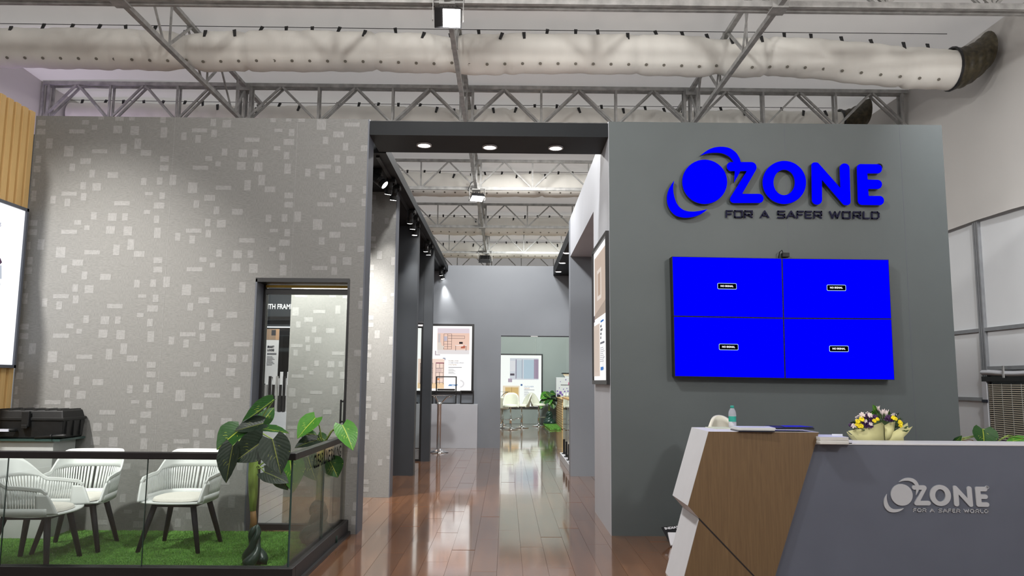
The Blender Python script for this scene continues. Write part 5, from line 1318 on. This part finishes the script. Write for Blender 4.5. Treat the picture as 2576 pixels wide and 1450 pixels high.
rn = random.Random(9)
obj('foliage', MB().ball(fz(2208, 1085), 0.15, 14, 10, (1.0, 0.35, 0.62)), 'foliage', t, True)
sp = MB()
for k in range(420):
    a = rn.uniform(0, math.pi); r1 = 0.165 * rn.uniform(0.85, 1.12); y_ = rn.uniform(-0.10, 0.05)
    c_ = fz(2208, 1085) + Vector((math.cos(a) * r1, y_, math.sin(a) * r1 * 0.66)); dv = Vector((math.cos(a), rn.uniform(-.8, .2), math.sin(a) + rn.uniform(-.3, .5))).normalized() * rn.uniform(0.02, 0.045); sd = Vector((-dv.z, 0, dv.x)) * 0.16
    sp.add([c_, c_ + dv * .5 + sd, c_ + dv, c_ + dv * .5 - sd], [(0, 1, 2, 3)])
o = obj('filler_leaves', sp, 'foliage', t, fixn=False); o['kind'] = 'stuff'
gy = MB()
for (px, py) in ((2155, 1050), (2160, 1047), (2153, 1055), (2166, 1043), (2248, 1042), (2253, 1047), (2244, 1046), (2181, 1040)):
    for _ in range(4): gy.ball(fz(px + rn.uniform(-3, 3), py + rn.uniform(-3, 3), -.03), 0.0045, 6, 4)
o = obj('gypsophila', gy, 'flower_white', t, True); o['kind'] = 'stuff'
def flower(name, c, r, m, n, cone=False):
    b = MB()
    for k in range(n):
        a = 2 * math.pi * k / n + rn.uniform(-.2, .2); e = rn.uniform(0.1, 0.8)
        dv = Vector((math.cos(a) * math.cos(e), -abs(math.sin(e)) * 0.6 + math.sin(a) * 0.3, math.sin(a) * math.cos(e) * 0.9 + 0.3)).normalized()
        sd = dv.cross(Vector((0.2, 1, 0.1))).normalized() * r * 0.32
        b.add([c, c + dv * r * 0.6 + sd, c + dv * r, c + dv * r * 0.6 - sd], [(0, 1, 2, 3)])
    b.ball(c, r * 0.3, 8, 5)
    return obj(name, b, m, t, True, solid=0.002)
for (px, py, r_) in ((2157, 1062, .024), (2167, 1056, .026), (2161, 1073, .022), (2166, 1073, .022), (2199, 1060, .02), (2207, 1056, .018), (2247, 1053, .024), (2252, 1055, .02), (2264, 1066, .024), (2265, 1072, .02), (2263, 1062, .018), (2155, 1070, .018)):
    flower('yellow_flower', fz(px, py, -.12), r_, 'flower_yellow', 12)
for (px, py, r_) in ((2170, 1052, .03), (2183, 1048, .028), (2190, 1053, .03), (2194, 1060, .028), (2186, 1066, .03), (2180, 1072, .028), (2200, 1050, .026), (2235, 1052, .03), (2240, 1057, .028), (2140, 1072, .024), (2172, 1064, .026), (2190, 1073, .026), (2230, 1056, .026)):
    flower('purple_flower', fz(px, py, -.10), r_, 'flower_purple', 9)
for (px, py, r_) in ((2168, 1046, .03), (2188, 1046, .026), (2147, 1073, .026), (2176, 1060, .02), (2190, 1068, .02)):
    flower('white_flower', fz(px, py, -.11), r_, 'flower_white', 7)
def lily(px0, py0, px1, py1, r_, m):
    a = fz(px0, py0); b_ = fz(px1, py1, -.03); bb = MB()
    dd = (b_ - a); s1 = dd.cross(Vector((0, 1, 0))).normalized()
    for k in range(6):
        an = 2 * math.pi * k / 6; o_ = (s1 * math.cos(an) + Vector((0, 1, 0)) * math.sin(an)) * r_
        side = (s1 * -math.sin(an) + Vector((0, 1, 0)) * math.cos(an)) * r_ * 0.45
        bb.add([a, a + dd * .7 + o_ * .5 + side, b_ + o_, a + dd * .7 + o_ * .5 - side], [(0, 1, 2, 3)])
    obj('lily', bb, m, t, True, solid=0.003)
lily(2222, 1060, 2219, 1030, .022, 'flower_white'); lily(2227, 1062, 2229, 1031, .022, 'flower_white'); lily(2210, 1042, 2209, 1022, .014, 'flower_white')
for bs, tp, wd_, m in (((2206, 1046), (2194, 1036), .05, 'leaf_light'), ((2204, 1040), (2198, 1020), .05, 'leaf_light'), ((2208, 1055), (2205, 1032), .04, 'leaf_mid'), ((2235, 1050), (2238, 1036), .03, 'leaf_mid'), ((2250, 1050), (2262, 1040), .012, 'leaf_dark'), ((2255, 1058), (2272, 1055), .012, 'leaf_dark'), ((2150, 1066), (2140, 1064), .02, 'leaf_dark'), ((2190, 1045), (2196, 1036), .035, 'leaf_mid')):
    obj('leaf', leaf_mb(fz(*bs), fz(tp[0], tp[1], -.04), (0, -1, .2), wd_ * 1.2), m, t, True)
# plant trailing behind the desk at the right edge
py_ = yl + 0.22
h = lambda px, py, dy=0.0: onY(px, py, py_ + dy)
t = thing('trailing_plant', 'green heart-leaved plant behind the right end of the desk', 'plant', (h(2500, 1125).x, py_, ZWK))
obj('pot', MB().lathe([(0.05, 0), (0.065, 0.1), (0.07, 0.12)], (h(2500, 1125).x, py_, ZWK), 20), 'white', t, True)
root_ = Vector((h(2500, 1125).x, py_, ZWK + 0.12))
for bs, tp, wd_, m, nr in (((2472, 1080), (2480, 1128), .235, 'leaf_mid', (0.1, -1, .25)), ((2575, 1104), (2528, 1112), .09, 'leaf_light', (0, -.5, .9)), ((2402, 1112), (2420, 1098), .05, 'leaf_mid', (0, -1, .2)), ((2405, 1106), (2398, 1120), .04, 'leaf_dark', (0, -1, .2)), ((2560, 1108), (2585, 1120), .1, 'leaf_light', (0, -.6, .8))):
    obj('leaf', leaf_mb(h(*bs), h(tp[0], tp[1], -.05), nr, wd_), m, t, True)
    obj('petiole', MB().tube([root_, (root_ + h(*bs)) / 2 + Vector((0, 0, 0.05)), h(*bs)], 0.004, 6), 'stem_green', t, True)
obj('vine', MB().tube([h(2462, 1122), h(2446, 1108), h(2425, 1104), h(2405, 1110)], 0.003, 6), 'stem_brown', t, True)
obj('vine', MB().tube([h(2448, 1122), h(2435, 1110), h(2415, 1108), h(2402, 1114)], 0.003, 6), 'stem_brown', t, True)
# magazines left on the floor beside the counter
pa = onZ(1664, 1347); 
t = thing('floor_magazine', 'black magazine titled INDIA\'S on the floor beside the counter', 'magazine', (pa.x, 7.45, 0))
a0 = onZ(1692, 1372, 0.005); b0 = onZ(1665, 1352, 0.005)
yy = 7.42
q = [onY(1682, 1360, yy), onY(1740, 1366, yy), onY(1740, 1318, yy + 0.16), onY(1664, 1327, yy + 0.16)]
obj('cover', MB().prism(q, [p + Vector((0, 0.01, -0.008)) for p in q]), 'print_black', t)
p = onY(1705, 1327, yy + 0.128); ex_ = (q[2] - q[3]).normalized(); ez_ = (q[3] - q[0]).normalized()
text_on('lettering', "INDIA'S FIRST", 0.042, p, ex_, ez_, 'paper', t, offset=0.002)
t = thing('floor_magazine', 'white magazine leaning on the black one on the floor', 'magazine', (pa.x + 0.15, 7.36, 0))
yy = 7.3
q = [onY(1687, 1372, yy), onY(1745, 1374, yy), onY(1745, 1341, yy + 0.09), onY(1680, 1340, yy + 0.09)]
obj('cover', MB().prism(q, [p + Vector((0, 0.008, -0.012)) for p in q]), 'paper', t)
obj('page_block', MB().prism([p + Vector((0, 0.008, -0.012)) for p in q], [p + Vector((0, 0.012, -0.022)) for p in q]), 'print_navy', t)
# ------------------------------------------------------------------ display plinth at the rear wall with frames
yp = onZ(1200, 1129).y; x1 = onZ(1200, 1129).x; zt = onY(1120, 1017, yp).z
x0 = onY(1040, 1017, yp).x - 0.5
t = thing('display_plinth', 'pale grey display plinth against the rear wall', 'plinth', ((x0 + x1) / 2, yp, 0))
obj('body', MB().box(x0, x1, yp, YR - 0.004, 0, zt), 'pale_wall', t, bevel=0.003)
def sqframe(label, px0, py0, px1, y, dz, w=0.024):
    a = onY(px0, py0, y); b = onY(px1, py0, y); dp = dz; zb = zt
    t = thing('cube_frame', label, 'frame', ((a.x + b.x) / 2, y, zb), group='black cube frames on the plinth')
    for yy in (y, y + dp):
        obj('upright', MB().box(a.x, a.x + w, yy - w / 2, yy + w / 2, zb, a.z), 'black', t); obj('upright', MB().box(b.x - w, b.x, yy - w / 2, yy + w / 2, zb, a.z), 'black', t)
        obj('top_bar', MB().box(a.x + w, b.x - w, yy - w / 2, yy + w / 2, a.z - w, a.z), 'black', t); obj('bottom_bar', MB().box(a.x + w, b.x - w, yy - w / 2, yy + w / 2, zb, zb + w), 'black', t)
    for x in (a.x, b.x - w):
        for z in (a.z - w, zb): obj('side_bar', MB().box(x, x + w, y + w / 2, y + dp - w / 2, z, z + w), 'black', t)
    return t, a, b
t, a, b = sqframe('tall black cube frame on the plinth, standing in front of the shelving poster', 1097, 947, 1149, yp + 0.12 - 0.06, 0.02 + 0.02)
zmid = onY(1120, 981, yp + 0.1).z
obj('middle_bar', MB().box(a.x + 0.035, b.x - 0.035, yp + 0.05, yp + 0.08, zmid - 0.02, zmid + 0.02), 'black', t)
sqframe('low black cube frame at the right end of the plinth', 1158, 983, 1192, yp + 0.06, 0.04)
sqframe('black cube frame at the left of the plinth beyond the pillar', 1060, 990, 1090, yp + 0.06, 0.04, 0.022)
p = onY(1047, 1015, yp + 0.08)
t = thing('door_stopper', 'small black door stopper lying on the plinth', 'stopper', (p.x, p.y, zt))
obj('stopper_body', MB().lathe([(0.045, 0), (0.05, 0.012), (0.03, 0.03)], (p.x, p.y, zt), 14), 'rubber', t, True)
obj('stopper_cap', MB().lathe([(0.03, 0.03), (0.022, 0.036)], (p.x, p.y, zt), 14), 'black', t, True)
# chrome bar table
def bar_table(label, base, ztop, px_left, group=None):
    t = thing('bar_table', label, 'table', base, group=group)
    c = (0, 0, 0); h_ = ztop - base[2]
    obj('foot', MB().lathe([(0.225, 0), (0.22, 0.012), (0.12, 0.05), (0.06, 0.075), (0.045, 0.09)], seg=30), 'chrome', t, True, world=False)
    obj('column', MB().lathe([(0.045, 0.085), (0.045, h_ * 0.83), (0.055, h_ * .835), (0.055, h_ * .87), (0.03, h_ * .875)], seg=18), 'steel', t, True, world=False)
    for k in range(3):
        a = 2 * math.pi * k / 3 + 0.02
        v = Vector((math.cos(a), math.sin(a), 0))
        obj('arm', MB().tube([Vector((0, 0, h_ * .86)) + v * 0.03, Vector((0, 0, h_ * .90)) + v * 0.08, Vector((0, 0, h_ * .97)) + v * 0.16, Vector((0, 0, h_ - 0.018)) + v * 0.26, Vector((0, 0, h_ - 0.02)) + v * 0.2], 0.012, 8), 'chrome', t, True, world=False)
    obj('glass_top', MB().lathe([(0.34, h_ - 0.01), (0.345, h_ - 0.004), (0.34, h_)], seg=36), 'glass_green', t, True, world=False)
    return t
bt = onZ(1103, 1139); zt2 = onY(1103, 995, bt.y).z
bar_table('chrome bar table with round glass top in front of the plinth', (bt.x, bt.y, 0), zt2, 0, 'chrome bar tables')
# ------------------------------------------------------------------ room behind: stools, table, counter, plant
def stool_proto(label):
    t = thing('bar_stool', label, 'stool', (0, 0, 0), group='white bar stools in the room behind')
    obj('base', MB().lathe([(0.21, 0), (0.205, 0.012), (0.09, 0.035), (0.04, 0.06)], seg=26), 'chrome', t, True, world=False)
    obj('column', MB().lathe([(0.03, 0.055), (0.03, 0.4), (0.022, 0.41), (0.022, 0.62)], seg=14), 'chrome', t, True, world=False)
    obj('seat', MB().grid(lambda u, v: (0.2 * math.sin(math.pi * v / 2) * math.cos(2 * math.pi * u), 0.2 * math.sin(math.pi * v / 2) * math.sin(2 * math.pi * u), 0.62 + 0.07 * math.cos(math.pi * v / 2) ** 0.4), 24, 8), 'cream', t, True, world=False)
    obj('seat_bottom', MB().lathe([(0.05, 0.60), (0.19, 0.61), (0.2, 0.625)], seg=24), 'cream', t, True, world=False)
    def bk(u, v):
        a = -1.35 + 2.7 * u; k = (1 - abs(a / 1.35) ** 3.2); rr = 0.21 + 0.03 * v
        return (rr * math.sin(a), rr * math.cos(a) + 0.05 * v, 0.60 + (0.07 + 0.33 * k) * v)
    obj('backrest', MB().grid(bk, 20, 8), 'cream', t, True, world=False, solid=0.035)
    obj('footrest', MB().tube([(0.03, -0.02, 0.28), (0.13, -0.12, 0.27), (0.09, -0.19, 0.27), (0, -0.21, 0.27), (-0.09, -0.19, 0.27), (-0.13, -0.12, 0.27), (-0.03, -0.02, 0.28)], 0.01, 6), 'chrome', t, True, world=False)
    obj('lever', MB().tube([(0.02, 0, 0.58), (0.12, 0.05, 0.56), (0.16, 0.06, 0.55)], 0.006, 6), 'rubber', t, True, world=False)
    return t
s1 = stool_proto('white bar stool seen from behind, in front of its fellows')
s2 = copy_tree(s1); s3 = copy_tree(s1); s4 = copy_tree(s1)
def put(o, px, py, rz, label, sc=1.0):
    p = onZ(px, py); o.location = (p.x, p.y, 0); o.rotation_euler = (0, 0, rz); o.scale = (sc,) * 3; o['label'] = label
put(s1, 1284, 1081, math.radians(180 + 175), 'white bar stool seen from behind, under the glass door poster', 1.14)
put(s2, 1312, 1077, math.radians(-75), 'white bar stool turned sideways to the left, right of the nearest stool', 1.12)
put(s3, 1355, 1073, math.radians(60), 'white bar stool facing right, beside the potted plant', 1.12)
put(s4, 1264, 1077, math.radians(160), 'white bar stool half hidden at the left edge of the rear opening')
bt2 = onZ(1262, 1069); bar_table('chrome bar table half hidden at the left edge of the rear opening', (bt2.x - 0.05, bt2.y, 0), onY(1262, 986, bt2.y).z, 0, 'chrome bar tables')
# striped wood counter with coffee machine
yc0 = onZ(1414, 1081).y; xc = onZ(1414, 1081).x
yc1 = min(onZ(1396, 1066).y, YN - 0.06)
ztc = onY(1414, 1003, yc0).z
t = thing('wood_counter', 'light wood counter with slatted side in the room behind', 'counter', (xc + 0.3, (yc0 + yc1) / 2, 0))
obj('body', MB().box(xc + 0.02, xc + 1.0, yc0, yc1, 0, ztc - 0.03), 'slat_wood', t)
nn = 12
for k in range(nn):
    z0 = 0.02 + k * (ztc - 0.06) / nn
    obj('slat', MB().box(xc, xc + 0.02, yc0 + 0.02, yc1, z0, z0 + (ztc - 0.06) / nn - 0.02), 'ash', t)
obj('worktop', MB().box(xc - 0.03, xc + 1.02, yc0 - 0.03, yc1 + 0.03, ztc - 0.03, ztc), 'slat_wood', t)
xm = onY(1399, 980, yc1 - 0.8).x; zmt = onY(1410, 950, yc1 - 0.8).z
t = thing('coffee_machine', 'white vending coffee machine with purple squares on the wood counter', 'machine', (xm + 0.3, yc1 - 0.8, ztc))
ym = yc1 - 0.8
obj('housing', MB().box(xm, xm + 0.75, ym, ym + 0.5, ztc, zmt), 'white', t, bevel=0.01)
obj('hopper', MB().hexa([(xm + 0.32, ym + 0.08, zmt), (xm + 0.7, ym + 0.08, zmt), (xm + 0.7, ym + 0.42, zmt), (xm + 0.32, ym + 0.42, zmt), (xm + 0.24, ym + 0.04, zmt + 0.12), (xm + 0.74, ym + 0.04, zmt + 0.12), (xm + 0.74, ym + 0.46, zmt + 0.12), (xm + 0.24, ym + 0.46, zmt + 0.12)]), 'steel', t)
obj('hopper_lid', MB().box(xm + 0.22, xm + 0.76, ym + 0.02, ym + 0.48, zmt + 0.12, zmt + 0.16), 'rubber', t)
pu = mat('purple_print', srgb(104, 76, 150), 0.4); pk = mat('pink_print', srgb(180, 60, 120), 0.4)
rn = random.Random(3); hh_ = zmt - ztc
for (u, v, s2_, m) in ((.08, .12, .12, pu), (.2, .22, .14, pu), (.06, .3, .08, pu), (.28, .12, .1, pu), (.4, .28, .07, pu), (.34, .4, .05, pu), (.55, .3, .07, pu), (.15, .46, .04, pu), (.5, .44, .05, pu), (.45, .88, .06, pu), (.7, .92, .1, pu), (.62, .68, .14, pk), (.75, .4, .08, pu), (.2, .78, .04, pu), (.12, .02, .2, 'print_black')):
    b = MB().quad(*[(xm + 0.75 * (u + dx * s2_ * .8), ym - 0.002 - rn.random() * 0.001, ztc + hh_ * (v + dz * s2_)) for dx, dz in ((-.5, -.5), (.5, -.5), (.5, .5), (-.5, .5))]); obj('printed_square', b, m, t, fixn=False)
obj('printed_line', MB().box(xm + 0.16, xm + 0.6, ym - 0.003, ym, ztc + hh_ * .60, ztc + hh_ * .63), 'print_black', t)
cupm = MB().lathe([(0.03, 0), (0.04, 0.16)], seg=12).mesh('cup'); 
for k in range(5):
    lb3 = ['leftmost', 'second', 'third', 'fourth', 'rightmost'][k]
    tt = thing('paper_cup', '%s small white cup stack in front of the coffee machine' % lb3, 'cup', (xm + 0.28 + k * 0.1, ym - 0.16, ztc), group='cups by the coffee machine')
    obj('cup_body', MB().lathe([(0.032, 0), (0.042, 0.13)], seg=12), 'white_plastic', tt, True, world=False)
    obj('cup_rim', MB().lathe([(0.042, 0.13), (0.046, 0.14), (0.042, 0.15)], seg=12), 'white', tt, True, world=False)
# potted plant in the room behind
p = onZ(1382, 1068); p.y = min(p.y, YN - 0.5); p.x = onY(1382, 1068, p.y).x; pb3 = Vector((p.x, p.y, 0)); yy = p.y
k3 = lambda px, py, dy=0.0: onY(px, py, yy + dy)
top3 = k3(1381, 1010)
L3 = []
for i, (bx, by, tx, ty, w_, m) in enumerate(((1378, 998, 1362, 1022, .28, 'leaf_mid'), (1376, 992, 1360, 1003, .26, 'leaf_light'), (1372, 990, 1385, 1000, .22, 'leaf_mid'), (1381, 1000, 1383, 1018, .26, 'leaf_light'), (1390, 1008, 1393, 1028, .26, 'leaf_mid'), (1388, 994, 1399, 1004, .26, 'leaf_dark'), (1384, 990, 1396, 992, .2, 'leaf_mid'), (1366, 1010, 1360, 1028, .2, 'leaf_light'), (1392, 1000, 1400, 1018, .2, 'leaf_dark'))):
    L3.append((k3(bx, by, -.05), k3(tx, ty, -.25), (0.2 * (i % 3 - 1), -0.9, 0.4), w_, m, top3, {}))
p3 = plant('potted_palm', 'bushy green artificial plant on turf in the room behind', pb3, [k3(1382, 1040), k3(1381, 1020), top3], [0.03, 0.028, 0.02], L3, 'leafy artificial plants', brown=([k3(1382, 1056), k3(1382, 1038)], [0.035, 0.03]))
twisted(p3, (pb3.x, pb3.y, 0.03), 0.17, 0.42, 4)
# turf patch in the room behind
q = [onZ(1366, 1068), onZ(1396, 1066.5), onZ(1411, 1082), onZ(1384, 1083)]
tf = thing('turf_patch', 'small square of artificial grass by the wood counter in the room behind', 'turf', ((q[0] + q[2]) / 2))
obj('backing', MB().prism([p + Vector((0, 0, 0.02)) for p in q], q), 'grass', tf)
rnd = random.Random(2); b = MB()
for i in range(7000):
    u, v = rnd.random(), rnd.random(); c = (q[0] * (1 - u) + q[1] * u) * (1 - v) + (q[3] * (1 - u) + q[2] * u) * v
    a = rnd.uniform(0, 6.28); b.v += [(c.x - .01 * math.cos(a), c.y - .01 * math.sin(a), .018), (c.x + .01 * math.cos(a), c.y + .01 * math.sin(a), .018), (c.x + rnd.gauss(0, .015), c.y + rnd.gauss(0, .015), .05)]; n_ = len(b.v); b.f.append((n_ - 3, n_ - 2, n_ - 1))
o = obj('grass_blades', b, 'grass', tf, fixn=False); o['kind'] = 'stuff'
# ------------------------------------------------------------------ frameless glass balustrade sample along the right of the aisle
xa = XR + 0.01; ya_, yb_ = 13.05, 15.3
zp_ = onY(1409, 1139, yb_).z
t = thing('glass_balustrade', 'frameless glass balustrade on black spigots and a white plinth, right of the aisle', 'balustrade', (xa, (ya_ + yb_) / 2, 0))
obj('plinth', MB().box(xa, xa + 0.32, ya_, yb_, 0, zp_), 'white', t, bevel=0.004)
sp_ = MB().box(-0.025, 0.025, -0.025, 0.025, 0, 0.28).box(-0.05, 0.05, -0.05, 0.05, 0, 0.012).mesh('spigot'); sp_.materials.append(M['black'])
for y in (ya_ + 0.25, ya_ + 0.75, ya_ + 1.35, ya_ + 1.95):
    o = obj('spigot', sp_, None, t); o.location = Vector((xa + 0.065, y, zp_)) - t.location
zgt = onY(1414, 1003, 15.3).z
for y0, y1 in ((ya_ + 0.05, ya_ + 1.05), (ya_ + 1.1, yb_ - 0.03)):
    o = obj('glass_pane', MB().box(xa + 0.059, xa + 0.071, y0, y1, zp_ + 0.07, zgt), 'glass_green', t)
    obj('pane_edge', MB().box(xa + 0.058, xa + 0.072, y0 - 0.003, y0, zp_ + 0.07, zgt), 'steel', o)
obj('handrail', MB().box(xa + 0.04, xa + 0.09, ya_ + 0.03, yb_, zgt, zgt + 0.03), 'slat_wood', t)
